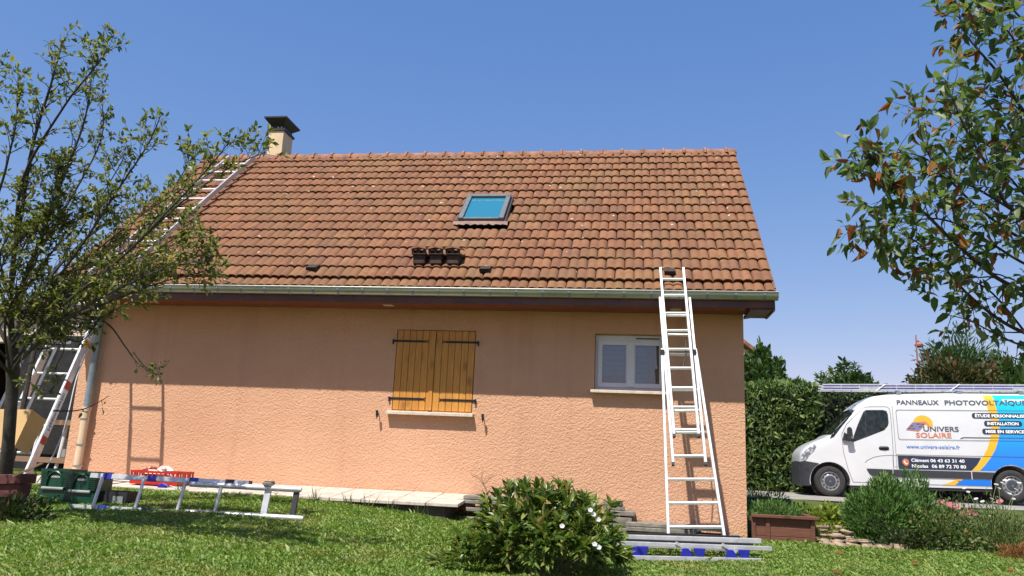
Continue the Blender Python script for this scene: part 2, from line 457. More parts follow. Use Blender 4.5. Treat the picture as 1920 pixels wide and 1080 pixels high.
M['bark'] = plain('fruit_tree_bark', (0.048, 0.04, 0.032), 0.95, var=0.45, scale=14, bump=0.7)
M['bark2'] = plain('cherry_bark', (0.042, 0.032, 0.028), 0.8, var=0.4, scale=14, bump=0.4)
M['stem'] = plain('green_stem', (0.10, 0.13, 0.045), 0.7, var=0.3)
M['core'] = plain('core_dark', (0.016, 0.022, 0.010), 0.95, var=0.4, scale=6, bump=0.5)  # dark green for the solid bodies added inside foliage to block light
def grassmat():
    t = NT('grass_blade'); g = t.n('ShaderNodeNewGeometry')
    c = t.ramp(g.outputs['Random Per Island'], [(0, (0.095, 0.17, 0.026)), (0.4, (0.15, 0.245, 0.038)), (0.75, (0.22, 0.32, 0.06)), (0.92, (0.30, 0.355, 0.095)), (1, (0.40, 0.34, 0.14))])
    dry = t.ramp(t.noise(g.outputs['Position'], 1.4, 5, 0.65), [(0.50, (0, 0, 0)), (0.72, (1, 1, 1))])
    c = t.mix(t.math('MULTIPLY', dry, 0.6), c, (0.30, 0.25, 0.09))
    deep = t.ramp(t.noise(g.outputs['Position'], 2.6, 4, 0.6), [(0.52, (0, 0, 0)), (0.7, (1, 1, 1))])
    c = t.mix(t.math('MULTIPLY', deep, 0.55), c, (0.07, 0.15, 0.028))
    t.col(c); t.set(0.5, spec=0.35)
    tr = t.n('ShaderNodeBsdfTranslucent'); t.l(t.mix(1.0, c, (1.3, 1.45, 0.7), 'MULTIPLY'), tr.inputs[0])
    mx = t.n('ShaderNodeMixShader'); mx.inputs[0].default_value = 0.3
    t.l(t.b.outputs[0], mx.inputs[1]); t.l(tr.outputs[0], mx.inputs[2]); t.l(mx.outputs[0], t.o.inputs[0])
    return t.m
M['grass'] = grassmat()
t = NT('lawn_soil'); p = t.pos()
a = t.ramp(t.noise(p, 3, 4, 0.6), [(0.3, (0.07, 0.115, 0.022)), (0.7, (0.13, 0.16, 0.04))])
a = t.mix(t.ramp(t.noise(p, 40, 3, 0.7), [(0.4, (0, 0, 0)), (0.7, (1, 1, 1))]), a, (0.05, 0.055, 0.018))
t.col(a); t.set(0.95, spec=0.1); t.bump(t.noise(p, 60, 3, 0.7), 0.6, 0.02); M['lawn'] = t.m
M['soil'] = plain('bed_soil', (0.075, 0.052, 0.034), 0.98, var=0.4, scale=8, bump=0.7)

# ------------------------------------------------------------------ foliage builder
def leaf_arrays(P, D, N, L, W, fold=0.18, curl=0.15):
    P = np.asarray(P, float); D = np.asarray(D, float); N = np.asarray(N, float)
    D /= np.linalg.norm(D, axis=1)[:, None]+1e-9
    S = np.cross(D, N); S /= np.linalg.norm(S, axis=1)[:, None]+1e-9
    N = np.cross(S, D)
    L = np.asarray(L)[:, None]; W = np.asarray(W)[:, None]
    k = np.asarray(curl)
    if k.ndim: k = k[:, None]
    v = np.empty((len(P), 7, 3))
    v[:, 0] = P
    v[:, 1] = P + D*L*0.30 + S*W*0.44 + N*W*fold
    v[:, 2] = P + D*L*0.68 + S*W*0.36 + N*(W*fold*0.8 - L*k*0.45)
    v[:, 3] = P + D*L - N*L*k
    v[:, 4] = P + D*L*0.68 - S*W*0.36 + N*(W*fold*0.8 - L*k*0.45)
    v[:, 5] = P + D*L*0.30 - S*W*0.44 + N*W*fold
    v[:, 6] = P + D*L*0.52 - N*L*k*0.2
    return v
LF = np.array([(0, 1, 6), (1, 2, 6), (2, 3, 6), (3, 4, 6), (4, 5, 6), (5, 0, 6)])

def tri_mesh(name, verts, tris, mats, parent=None, mi=None, world=True):
    verts = np.asarray(verts, np.float32).reshape(-1, 3); tris = np.asarray(tris, np.int32).reshape(-1, 3)
    me = bpy.data.meshes.new(name)
    me.vertices.add(len(verts)); me.vertices.foreach_set('co', verts.ravel())
    me.loops.add(len(tris)*3); me.loops.foreach_set('vertex_index', tris.ravel())
    me.polygons.add(len(tris))
    me.polygons.foreach_set('loop_start', np.arange(0, len(tris)*3, 3, dtype=np.int32))
    try: me.polygons.foreach_set('loop_total', np.full(len(tris), 3, np.int32))
    except Exception: pass
    if mi is not None: me.polygons.foreach_set('material_index', np.asarray(mi, np.int32))
    me.update(calc_edges=True)
    return link_mesh(name, me, mats, parent, world)

def leaves(name, P, D, N, L, W, mat, parent=None, fold=0.18, curl=0.15, kind='stuff'):
    v = leaf_arrays(P, D, N, L, W, fold, curl)
    n = len(v)
    tr = (LF[None] + (np.arange(n)*7)[:, None, None])
    o = tri_mesh(name, v, tr, mat, parent)
    if kind: o['kind'] = kind
    return o

def rand_dirs(n, zb=0.0):
    d = rng.normal(size=(n, 3)); d[:, 2] += zb
    return d/np.linalg.norm(d, axis=1)[:, None]

def leaf_objects(name, P, D, N, L, W, mats, parent, fold=0.18, curl=0.15):
    """single leaves as parts: one unit leaf per material, placed by matrix"""
    og = origin(parent)
    base = {}
    for i in range(len(P)):
        mt = mats[i] if isinstance(mats, list) else mats
        key = (mt.name, i % 3)
        if key not in base:
            v = leaf_arrays([(0, 0, 0)], [(1, 0, 0)], [(0, 0, 1)], [1.0], [1.0], fold*(0.7+0.4*(i % 3)), curl*(0.5+0.7*(i % 3)))
            me = bpy.data.meshes.new(name); me.from_pydata([tuple(q) for q in v[0]], [], [tuple(q) for q in LF])
            me.materials.append(mt); base[key] = me
        o = bpy.data.objects.new(name, base[key]); C.objects.link(o); o.parent = parent
        d = Vector(D[i]).normalized(); s = Vector(N[i]).cross(d)
        if s.length < 1e-4: s = d.orthogonal()
        s.normalize(); n_ = d.cross(s)
        mt4 = Matrix.Identity(4)
        for k in range(3):
            mt4[k][0] = d[k]*L[i]; mt4[k][1] = s[k]*W[i]; mt4[k][2] = n_[k]*L[i]*0.8; mt4[k][3] = P[i][k]-og[k]
        o.matrix_local = mt4

def split_leaves(name, P, D, N, L, W, mat, parent, count, rest_name, fold=0.18, curl=0.15):
    """the largest-looking leaves become parts of their own, the rest one mass"""
    P = np.asarray(P); L = np.asarray(L); W = np.asarray(W); D = np.asarray(D); N = np.asarray(N)
    rel = P-CAM; dep = rel@fw; x = F*(rel@rt)/dep; y = F*(rel@up)/dep
    vis = (np.abs(x) < 975) & (np.abs(y) < 545)
    score = np.where(vis, L*W/dep**2, 0)
    idx = np.argsort(-score)[:count]
    msk = np.zeros(len(P), bool); msk[idx] = True
    leaf_objects(name, P[msk], D[msk], N[msk], L[msk], W[msk], mat, parent, fold, curl)
    return leaves(rest_name, P[~msk], D[~msk], N[~msk], L[~msk], W[~msk], mat, parent, fold, curl)

def spline(pts, n):
    pts = [np.array(p, float) for p in pts]
    out = []
    for i in range(len(pts)-1):
        p0 = pts[max(i-1, 0)]; p1 = pts[i]; p2 = pts[i+1]; p3 = pts[min(i+2, len(pts)-1)]
        for k in range(n):
            s = k/n
            out.append(0.5*((2*p1)+(-p0+p2)*s+(2*p0-5*p1+4*p2-p3)*s*s+(-p0+3*p1-3*p2+p3)*s**3))
    out.append(pts[-1])
    return out

# ================================================================== THE SETTING
def sheet(name, xs, ys, zf, mat):
    vs = [(x, y, zf(x, y)) for y in ys for x in xs]
    nx = len(xs)
    fs = [(j*nx+i, j*nx+i+1, (j+1)*nx+i+1, (j+1)*nx+i) for j in range(len(ys)-1) for i in range(nx-1)]
    me = bpy.data.meshes.new(name); me.from_pydata(vs, [], fs)
    me.polygons.foreach_set('use_smooth', [True]*len(fs))
    o = link_mesh(name, me, mat); o['kind'] = 'structure'
    return o
gx = [-900, -300, -100, -40, -25] + list(np.linspace(-18, 14, 110)) + [25, 40, 100, 300, 900]
gy = [-300, -60, -25] + list(np.linspace(-14, 7, 90)) + [9, 12, 16, 22, 40, 100, 400, 1500]
def gz(x, y):
    z = ground(x, y)
    return z + 0.012*math.sin(x*2.3+y*1.1)*math.cos(y*1.9-x*0.7) if -14 < y < 0 else z
lawn = sheet('lawn', gx, gy, gz, M['lawn']); tag(lawn, 'green lawn sloping gently in front of the house', 'lawn')
drive = sheet('driveway', [-2.5, 1, 3, 6, 9, 12, 20, 60], [6.2, 7, 8, 10, 12.1, 13.0], lambda x, y: -0.05, M['asphalt'])
tag(drive, 'pale worn asphalt driveway under the van', 'driveway')
bed = sheet('flower_bed', list(np.linspace(0.9, 9, 30)), list(np.linspace(0.0, 5.9, 16)),
            lambda x, y: ground(x, y)+0.03+0.02*math.sin(5*x+3*y), M['lawn'])
tag(bed, 'dark planting bed between the lawn and the driveway', 'flower bed')

# lawn grass
def make_grass(n):
    # denser where the camera stands near
    X = rng.uniform(-10.2, 4.8, n*3); Y = rng.uniform(-5.6, 0.6, n*3)
    rel = np.stack([X, Y, np.full_like(X, -0.35)], 1)-CAM
    dep = rel@fw; px = 960+F*(rel@rt)/dep; py = 540-F*(rel@up)/dep
    keep = (px > -60) & (px < 1980) & (py < 1110) & ~((X < -0.02) & (Y > -0.05)) & ~((X < -3.55) & (X > -9.75) & (Y > -1.0)) & ~((X > -0.1) & (X < 0.9) & (Y > -0.3)) & ~((X > 0.75) & (Y > -0.25+0.12*np.sin(3*X)))
    X = X[keep][:n]; Y = Y[keep][:n]
    Z = np.array([gz(a, b) for a, b in zip(X, Y)])
    patch = np.sin(X*1.7+0.6)*np.cos(Y*2.1+X*0.5)
    H = rng.uniform(0.016, 0.042, len(X))*(1.05+0.28*patch)
    tall = rng.random(len(X)) < 0.012
    H[tall] *= 1.9
    a = rng.uniform(0, 2*np.pi, len(X)); lean = rng.uniform(0.2, 1.15, len(X))
    dx = np.cos(a); dy = np.sin(a)
    w = rng.uniform(0.0035, 0.0085, len(X))
    broad = rng.random(len(X)) < 0.36
    w[broad] *= 2.3; lean[broad] += 0.6
    v = np.empty((len(X), 4, 3))
    v[:, 0] = np.stack([X-dy*w, Y+dx*w, Z-0.004], 1)
    v[:, 1] = np.stack([X+dy*w, Y-dx*w, Z-0.004], 1)
    v[:, 2] = np.stack([X+dx*H*lean*0.45+dy*w*0.8, Y+dy*H*lean*0.45-dx*w*0.8, Z+H*0.62], 1)
    v[:, 3] = np.stack([X+dx*H*lean, Y+dy*H*lean, Z+H*0.9], 1)
    tr = np.array([(0, 1, 2), (0, 2, 3)])[None]+(np.arange(len(X))*4)[:, None, None]
    return tri_mesh('grass', v, tr, M['grass'])
tag(make_grass(330000), 'short mown grass covering the lawn', 'grass', kind='stuff')

# ================================================================== THE HOUSE
TH = 0.747; ROW = 0.2939; TW = 0.253; XV = 0.311; YE = -0.55; ZE = 2.8222
NCOL = 40; XL = XV-NCOL*TW; WL = -9.666
ct, st = math.cos(TH), math.sin(TH)
RIDGE_S = 16.0*ROW
RY, RZ = YE+RIDGE_S*ct, ZE+RIDGE_S*st
BACK = 2*RY
house = thing('house', 'single storey house with salmon rendered wall and brown clay tile roof', 'house', (-4.8, 2.9, -0.4))

def roofp(x, s, n=0.0):
    """point on the front roof slope: s metres up the slope from the second course, n above it"""
    return Vector((x, YE+s*ct-n*st, ZE+s*st+n*ct))

# walls with real openings
WX0, WX1, WZ0, WZ1 = -1.978, -1.005, 1.452, 2.2225
SX0, SX1, SZ0, SZ1 = -4.788, -3.643, 1.0796, 2.2193
ZT = 2.56; ZB = -0.75
def wall_quads():
    b = MB()
    xs = sorted([WL, SX0, SX1, WX0, WX1, 0.0]); zs = sorted([ZB, SZ0, SZ1, WZ0, WZ1, ZT])
    for i in range(len(xs)-1):
        for j in range(len(zs)-1):
            cx, cz = (xs[i]+xs[i+1])/2, (zs[j]+zs[j+1])/2
            if SX0 < cx < SX1 and SZ0 < cz < SZ1: continue
            if WX0 < cx < WX1 and WZ0 < cz < WZ1: continue
            b.add([(xs[i], 0, zs[j]), (xs[i+1], 0, zs[j]), (xs[i+1], 0, zs[j+1]), (xs[i], 0, zs[j+1])], [(0, 1, 2, 3)])
    for (x0, x1, z0, z1, d) in ((WX0, WX1, WZ0, WZ1, 0.2), (SX0, SX1, SZ0, SZ1, 0.12)):
        for q in (((x0, 0, z0), (x0, d, z0), (x0, d, z1), (x0, 0, z1)), ((x1, 0, z0), (x1, 0, z1), (x1, d, z1), (x1, d, z0)),
                  ((x0, 0, z1), (x0, d, z1), (x1, d, z1), (x1, 0, z1)), ((x0, 0, z0), (x1, 0, z0), (x1, d, z0), (x0, d, z0))):
            b.add(q, [(0, 1, 2, 3)])
        b.add([(x0, d, z0), (x1, d, z0), (x1, d, z1), (x0, d, z1)], [(0, 1, 2, 3)])
    for x in (WL, 0.0):
        g = [(x, 0, ZB), (x, BACK, ZB), (x, BACK, ZT), (x, RY, RZ-0.16), (x, 0, ZT)]
        b.add(g, [(0, 1, 2, 3, 4)])
    b.add([(WL, BACK, ZB), (0, BACK, ZB), (0, BACK, ZT), (WL, BACK, ZT)], [(0, 1, 2, 3)])
    return b
wall_quads().build('wall', M['render'], house, fixn=False)

# roof deck, both slopes
roof = MB()
e0 = -0.55*ROW
A = [roofp(XL+0.03, e0, -0.05), roofp(XV-0.03, e0, -0.05), roofp(XV-0.03, RIDGE_S, -0.05), roofp(XL+0.03, RIDGE_S, -0.05)]
roof.prism(A, (0, st*0.06, -ct*0.06))
Bk = [Vector((p.x, 2*RY-p.y, p.z)) for p in A]
roof.prism(Bk, (0, -st*0.06, -ct*0.06), 1)
roofo = roof.build('roof', [M['underlay'], M['ridge']], house)

# clay tiles: double-roll, laid in broken bond
PROF = [(0.0, -0.010), (0.03, 0.008), (0.11, 0.021), (0.28, 0.025), (0.42, 0.014), (0.5, 0.003), (0.54, 0.012), (0.64, 0.024), (0.80, 0.023), (0.94, 0.008), (1.0, -0.014)]
TLEN = ROW+0.055
def tile_mesh(prof, width, length, x_off=0.0):
    vs = []; fs = []; n = len(prof)
    lift0, lift1 = 0.045, 0.006
    for (s, k) in ((0.0, 0), (0.012, 1), (length, 2)):
        for (u, h) in prof:
            lift = lift0+(lift1-lift0)*s/length - (0.005 if k == 0 else 0)
            vs.append((0.003+u*(width-0.006), s, lift+h))
    for (u, h) in prof:
        vs.append((0.0015+u*(width-0.003), 0.004, lift0+h-0.024))
    for i in range(n-1):
        fs.append((i, i+1, n+i+1, n+i)); fs.append((n+i, n+i+1, 2*n+i+1, 2*n+i)); fs.append((3*n+i, 3*n+i+1, i+1, i))
    fs.append((0, n, 2*n, 3*n)); fs.append((n-1, 4*n-1, 3*n-1, 2*n-1))
    return vs, fs
def half(lo, hi):
    return [((u-lo)/(hi-lo), h) for (u, h) in PROF if lo-1e-6 <= u <= hi+1e-6]
full_v, full_f = tile_mesh(PROF, TW, TLEN)
hl_v, hl_f = tile_mesh(half(0.5, 1.0), TW/2, TLEN)
hr_v, hr_f = tile_mesh(half(0.0, 0.5), TW/2, TLEN)
meshes = {}
for k, (v_, f_) in dict(full=(full_v, full_f), hl=(hl_v, hl_f), hr=(hr_v, hr_f)).items():
    me = bpy.data.meshes.new('tile'); me.from_pydata(v_, [], f_); me.materials.append(M['tile'])
    me.polygons.foreach_set('use_smooth', [True]*len(f_))
    try: me.set_sharp_from_angle(angle=R(50))
    except Exception: pass
    meshes[k] = (me, v_, f_)
ROT = Matrix(((1, 0, 0), (0, ct, -st), (0, st, ct)))
# skylight and cowl footprints on the slope (x0, x1, s0, s1)
def slope_s(Y): return (Y-YE)/ct
SKY = (-4.14, -3.43, 1.68, 2.55)
spots = []
for r in range(-1, 16):                      # course number; course 0 ends at s=0, -1 dips into the gutter
    s = r*ROW if r >= 0 else -0.70*ROW
    odd = (r % 2) != 0
    x = XL
    cells = []
    if odd:
        cells.append(('hl', x)); x += TW/2
        for c in range(NCOL-1): cells.append(('full', x)); x += TW
        cells.append(('hr', x))
    else:
        for c in range(NCOL): cells.append(('full', x)); x += TW
    for k, xx in cells:
        w = TW if k == 'full' else TW/2
        if xx+w*0.5 > SKY[0]+0.03 and xx+w*0.5 < SKY[1]-0.03 and s+TLEN*0.5 > SKY[2]-0.1 and s+TLEN*0.5 < SKY[3]:
            continue
        spots.append((k, xx, s))
spots = [(k, xx, s, (roofp(xx, s)-Vector(CAM)).length) for (k, xx, s) in spots]
order = sorted(range(len(spots)), key=lambda i: spots[i][3] + (4 if spots[i][1] < -8.4 else 0))
near = set(order[:300])
rv = []; rf = []
og = origin(house)
for i, (k, xx, s, d) in enumerate(spots):
    me, v_, f_ = meshes[k]
    jit = random.uniform(-0.004, 0.004); jn = random.uniform(-0.002, 0.005) if s > -0.01 else -0.03; jr = random.uniform(-0.010, 0.010)
    P = roofp(xx, s+jit, jn)
    rotm = ROT @ Matrix.Rotation(jr, 3, 'Z')
    if i in near:
        o = bpy.data.objects.new('tile', me); C.objects.link(o); o.parent = roofo
        o.matrix_local = Matrix.Translation(P-og) @ rotm.to_4x4()
    else:
        b = len(rv)
        rv += [tuple(rotm @ Vector(q) + P) for q in v_]
        rf += [tuple(j+b for j in f) for f in f_]
me = bpy.data.meshes.new('tile_field'); me.from_pydata(rv, [], rf)
me.polygons.foreach_set('use_smooth', [True]*len(rf))
try: me.set_sharp_from_angle(angle=R(50))
except Exception: pass
tf = link_mesh('tile_field', me, M['tile_far'], roofo); tf['kind'] = 'stuff'
# ridge caps with collars
x = XL+0.02; i = 0
while x < XV-0.05:
    b = MB(); L = min(0.367, XV+0.01-x); n = 9; vs = []; fs = []
    for (dx, r_) in ((0, 0.125), (0.012, 0.148), (0.05, 0.148), (0.062, 0.122), (L+0.012, 0.112)):
        for k in range(n):
            a = math.pi*k/(n-1)
            vs.append((x+dx, RY-r_*1.05*math.cos(a), RZ-0.055+r_*math.sin(a)*0.95))
    for q in range(4):
        for k in range(n-1): fs.append((q*n+k, q*n+k+1, (q+1)*n+k+1, (q+1)*n+k))
    fs.append(tuple(range(n))); fs.append(tuple(4*n+k for k in range(n)))
    b.add(vs, fs); b.build('ridge_tile', M['ridge'], roofo, smooth=True); x += 0.367
# verge edges
for (xv, sgn) in ((XV, 1), (XL, -1)):
    b = MB()
    b.prism([roofp(xv+sgn*0.002, e0, 0.03), roofp(xv+sgn*0.002, RIDGE_S, 0.03), roofp(xv+sgn*0.002, RIDGE_S, -0.20), roofp(xv+sgn*0.002, e0, -0.20)], (-sgn*0.028, 0, 0))
    b.build('verge_board', M['verge'], roofo)

# eaves box: fascia, soffit boards, end caps
FB = -0.60
MB().span(XL+0.03, XV-0.03, FB-0.022, FB, 2.486, 2.66).build('fascia', M['fascia'], house)
b = MB(); nb = 6
for i in range(nb):
    y0 = FB+0.003+i*(0.597/nb); b = MB().span(XL+0.04, XV-0.035, y0, y0+0.597/nb-0.005, 2.512+0.001*(i % 2), 2.53)
    b.build('soffit_board', M['soffit'], house)
b = MB()
b.prism([(XV-0.028, FB-0.02, 2.455), (XV-0.028, -0.02, 2.455), (XV-0.028, 0.10, 2.62), (XV-0.028, 0.10, 2.95), (XV-0.028, FB-0.02, 2.66)], (0.026, 0, 0))
b.build('eaves_end', M['fascia'], house)
b = MB(); b.prism([(0.003, -0.005, 2.45), (0.003, FB, 2.45), (0.08, FB, 2.468), (XV-0.03, FB, 2.468), (XV-0.03, -0.005, 2.468), (0.10, -0.005, 2.468)], (0, 0, 0.04)); b.build('eaves_board', M['fascia'], house)
for x0 in (-4.905, -0.98, -8.55):
    MB().span(x0, x0+0.14, -0.41, -0.30, 2.495, 2.5115).build('soffit_vent', M['cream'], house)

# gutter
b = MB(); n = 9; vs = []; prof = []
for k in range(n):
    a = math.pi*k/(n-1)
    prof.append((-0.645-0.075*math.cos(a), 2.674-0.095*math.sin(a)))
outer = prof; inner = [(y*1.0+(0.003 if y < -0.645 else -0.003), z+0.004) for (y, z) in prof]
X0, X1 = XL+0.0, XV+0.03
for (y, z) in outer: vs += [(X0, y, z), (X1, y, z)]
for (y, z) in inner: vs += [(X0, y, z), (X1, y, z)]
fs = []
for k in range(n-1):
    fs.append((2*k, 2*k+2, 2*k+3, 2*k+1)); o_ = 2*n; fs.append((o_+2*k, o_+2*k+1, o_+2*k+3, o_+2*k+2))
fs.append((0, 1, 2*n+1, 2*n)); fs.append((2*n-2, 4*n-2, 4*n-1, 2*n-1))
b.add(vs, fs)
for X in (X0, X1): b.add([(X, y, z) for (y, z) in outer], [tuple(range(n))])
gut = b.build('gutter', M['zinc'], house, smooth=True, fixn=False)
b = MB(); b.tube([(X0, -0.722, 2.676), (X1, -0.722, 2.676)], 0.0075, 8); b.build('gutter_bead', M['zinc'], gut, smooth=True)
x = X1-0.17
while x > X0:
    vs = []; b = MB()
    for k in range(n):
        y, z = prof[k]; a = math.pi*k/(n-1)
        q = (-0.645-0.079*math.cos(a), 2.674-0.099*math.sin(a))
        vs += [(x-0.014, q[0], q[1]), (x+0.014, q[0], q[1])]
    b.add(vs, [(2*k, 2*k+1, 2*k+3, 2*k+2) for k in range(n-1)])
    b.build('gutter_bracket', M['zincdull'], gut, fixn=False); x -= 0.352

# downpipe at the corner
b = MB(); b.tube([(-9.40, -0.64, 2.58), (-9.39, -0.58, 2.47), (-9.36, -0.18, 2.36), (-9.36, -0.10, 2.25), (-9.37, -0.10, 0.95)], 0.052, 12)
dpo = b.build('downpipe', M['zincdull'], house, smooth=True)
b = MB(); b.tube([(-9.37, -0.10, 0.96), (-9.37, -0.10, 0.90)], 0.066, 12); b.tube([(-9.37, -0.10, 0.93), (-9.38, -0.10, -0.02)], 0.057, 12)
b.build('pipe_shoe', M['cream'], dpo, smooth=True)
for z in (0.79, 0.42, 0.12):
    b = MB(); b.lathe([(0.058, -0.01), (0.064, -0.01), (0.064, 0.01), (0.058, 0.01)], (-9.375, -0.10, z), 'z', 14); b.span(-9.32, -9.29, -0.12, -0.105, z-0.008, z+0.008)
    b.build('pipe_clip', M['zinc'], dpo)

# shutters
for k, (x0, x1, hinge) in enumerate(((SX0+0.008, (SX0+SX1)/2-0.003, 0), ((SX0+SX1)/2+0.003, SX1-0.008, 1))):
    sh = MB().span(x0+0.006, x1-0.006, 0.022, 0.045, SZ0+0.012, SZ1-0.012).build('shutter', M['shutter'], house)
    n = 6; w = (x1-x0)/n
    for i in range(n):
        b = MB().span(x0+i*w+0.0025, x0+(i+1)*w-0.0025, -0.004, 0.020, SZ0+0.008, SZ1-0.008)
        b.build('plank', M['shutter'], sh, bevel=0.003)
    for z in (SZ0+0.165, SZ1-0.165):
        b = MB(); s = 1 if hinge == 0 else -1; xh = x0-0.05 if hinge == 0 else x1+0.05; xe = xh+s*0.50
        b.span(min(xh, xe-s*0.03), max(xh, xe-s*0.03), -0.0125, -0.0055, z-0.014, z+0.014)
        for q in (-1, 1):
            b.prism([(xe-s*0.035, -0.0120, z), (xe-s*0.02, -0.0120, z+q*0.010), (xe+s*0.02, -0.0120, z+q*0.024), (xe+s*0.005, -0.0120, z+q*0.006)], (0, 0.006, 0))
        b.tube([(xh, -0.02, z-0.045), (xh, -0.02, z+0.02)], 0.013, 8)
        b.build('hinge_strap', M['black'], sh)
MB().span((SX0+SX1)/2-0.055, (SX0+SX1)/2-0.0005, -0.016, -0.0045, SZ0+0.012, SZ1-0.012).build('cover_strip', M['shutter'], house, bevel=0.002)
def sill(x0, x1, zt, zb):
    b = MB(); b.prism([(x0, 0.115, zt+0.006), (x0, -0.105, zt-0.014), (x0, -0.105, zb), (x0, -0.085, zb), (x0, -0.08, zb+0.008), (x0, 0.0005, zb+0.008), (x0, 0.115, zb+0.008)], (x1-x0, 0, 0))
    return b.build('window_sill', M['sill'], house, bevel=0.004)
sill(SX0-0.055, SX1+0.03, SZ0-0.006, SZ0-0.062)
sill(WX0-0.045, WX1+0.05, WZ0+0.004, WZ0-0.05)
for X in (-4.966, -3.475):
    b = MB(); z = 1.02
    b.tube([(X, 0.01, z), (X, -0.085, z)], 0.008, 6); b.prism([(X-0.018, -0.085, z+0.045), (X+0.016, -0.085, z+0.045), (X+0.022, -0.085, z-0.02), (X+0.004, -0.085, z-0.075), (X-0.012, -0.085, z-0.02)], (0, -0.016, 0))
    b.build('shutter_catch', M['black'], house)

# the pvc window
wf = MB(); d0, d1 = 0.115, 0.175
fx0, fx1, fz0, fz1 = WX0+0.004, WX1-0.004, WZ0+0.012, WZ1-0.004
t_ = 0.045
wf.span(fx0, fx1, d0, d1, fz1-t_-0.045, fz1); wf.span(fx0, fx1, d0, d1, fz0, fz0+t_)
wf.span(fx0, fx0+t_, d0, d1, fz0+t_, fz1-t_-0.045); wf.span(fx1-t_, fx1, d0, d1, fz0+t_, fz1-t_-0.045)
win = wf.build('window', M['pvc'], house, bevel=0.003)
mid = (fx0+fx1)/2
for (x0, x1) in ((fx0+0.035, mid-0.002), (mid+0.002, fx1-0.035)):
    b = MB(); z0, z1 = fz0+0.032, fz1-t_-0.032; q = 0.062
    b.span(x0, x1, d0-0.022, d0-0.002, z1-q, z1); b.span(x0, x1, d0-0.022, d0-0.002, z0, z0+q)
    b.span(x0, x0+q, d0-0.022, d0-0.002, z0+q, z1-q); b.span(x1-q, x1, d0-0.022, d0-0.002, z0+q, z1-q)
    sa = b.build('sash', M['pvc'], win, bevel=0.003)
    MB().span(x0+q-0.004, x1-q+0.004, d0-0.009, d0-0.005, z0+q-0.004, z1-q+0.004).build('pane', M['glass'], win)
    zz = z0+q+0.095 if x0 < mid-0.1 else z0+q
    while zz < z1-q:
        hi = min(zz+0.066, z1-q)
        b = MB(); b.prism([(x0+q, 0.165, zz), (x0+q, 0.154, zz+0.03), (x0+q, 0.165, hi)], ((x1-x0-2*q)*(1 if x0 < mid-0.1 else 0.52), 0, 0))
        b.build('blind_slat', M['blind'], win); zz += 0.072
MB().span(mid-0.05, mid+0.05, d0-0.034, d0-0.0225, fz0+0.04, fz1-t_-0.045).build('centre_post', M['pvc'], win, bevel=0.004)
MB().span(mid+0.07, fx1-0.09, d0-0.008, d0-0.0005, fz1-0.050, fz1-0.034).build('air_vent', M['darkrubber'], win)

# skylight
def rbox(b, x0, x1, s0, s1, n0, n1, mi=0):
    p = [roofp(x0, s0, n0), roofp(x1, s0, n0), roofp(x1, s1, n0), roofp(x0, s1, n0)]
    up_ = roofp(0, 0, n1)-roofp(0, 0, n0)
    b.prism(p, up_, mi)
x0, x1, s0, s1 = SKY
skl = MB(); rbox(skl, x0-0.035, x1+0.035, s0-0.02, s1+0.02, 0.01, 0.098); sky_o = skl.build('skylight', M['darkrubber'], house)
b = MB(); rbox(b, x0, x0+0.075, s0, s1-0.072, 0.099, 0.150); b.build('frame', M['greyalu'], sky_o, bevel=0.004)
b = MB(); rbox(b, x1-0.075, x1, s0, s1-0.072, 0.099, 0.150); b.build('frame', M['greyalu'], sky_o, bevel=0.004)
b = MB(); rbox(b, x0, x1, s1-0.07, s1+0.01, 0.099, 0.158); b.build('frame', M['greyalu'], sky_o, bevel=0.004)
b = MB(); rbox(b, x0+0.077, x1-0.077, s0+0.005, s0+0.045, 0.099, 0.135); b.build('frame', M['greyalu'], sky_o, bevel=0.004)
b = MB(); rbox(b, x0+0.078, x1-0.078, s0+0.047, s1-0.072, 0.099, 0.118); b.build('pane', M['skyglass'], sky_o)
b = MB(); vs = []; fs = []; n = 24
for k in range(n+1):
    X = x0-0.07+(x1-x0+0.14)*k/n
    for (s, h) in ((s0-0.018, 0.096), (s0-0.07, 0.095), (s0-0.12+0.010*math.sin(k*1.3), 0.088+0.010*math.cos(k*math.pi*2*(x1-x0+0.24)/n/TW*2))):
        vs.append(roofp(X, s, h))
for k in range(n):
    for j in range(2): fs.append((k*3+j, k*3+3+j, k*3+4+j, k*3+1+j))
b.add(vs, fs); b.build('flashing', M['lead'], sky_o, smooth=True)

# ventilation cowls and small vents
def cowl(X, Y):
    s = slope_s(Y); b = MB(); w = 0.10
    base = roofp(X, s, 0.03)
    b.box(base+Vector((0, -0.02, 0.055)), (0.17, 0.16, 0.14))
    o = b.build('vent_cowl', M['cowl'], house, bevel=0.012)
    b = MB(); b.prism([base+Vector((-w, -0.14, 0.115)), base+Vector((w, -0.14, 0.115)), base+Vector((w, -0.14, 0.125)), base+Vector((-w, -0.14, 0.125))], (0, 0.22, 0.0)); b.build('ledge', M['cowl'], o)
    b = MB(); b.prism([base+Vector((-w-0.008, -0.16, 0.185)), base+Vector((0, -0.17, 0.205)), base+Vector((w+0.008, -0.16, 0.185)), base+Vector((w+0.008, -0.16, 0.205)), base+Vector((0, -0.17, 0.228)), base+Vector((-w-0.008, -0.16, 0.205))], (0, 0.3, 0.06)); b.build('hood', M['ridge'], o)
    for dx in (-0.085, 0.0, 0.085):
        b = MB(); b.prism([base+Vector((dx-0.014, -0.13, 0.125)), base+Vector((dx+0.014, -0.13, 0.125)), base+Vector((dx+0.022, -0.14, 0.186)), base+Vector((dx-0.022, -0.14, 0.186))], (0, 0.02, 0)); b.build('fin', M['cowl'], o)
    b = MB(); b.box(base+Vector((0, -0.03, 0.155)), (0.15, 0.12, 0.058)); b.build('throat', M['black'], o)
for X in (-4.44, -4.198, -3.955): cowl(X, -0.265)
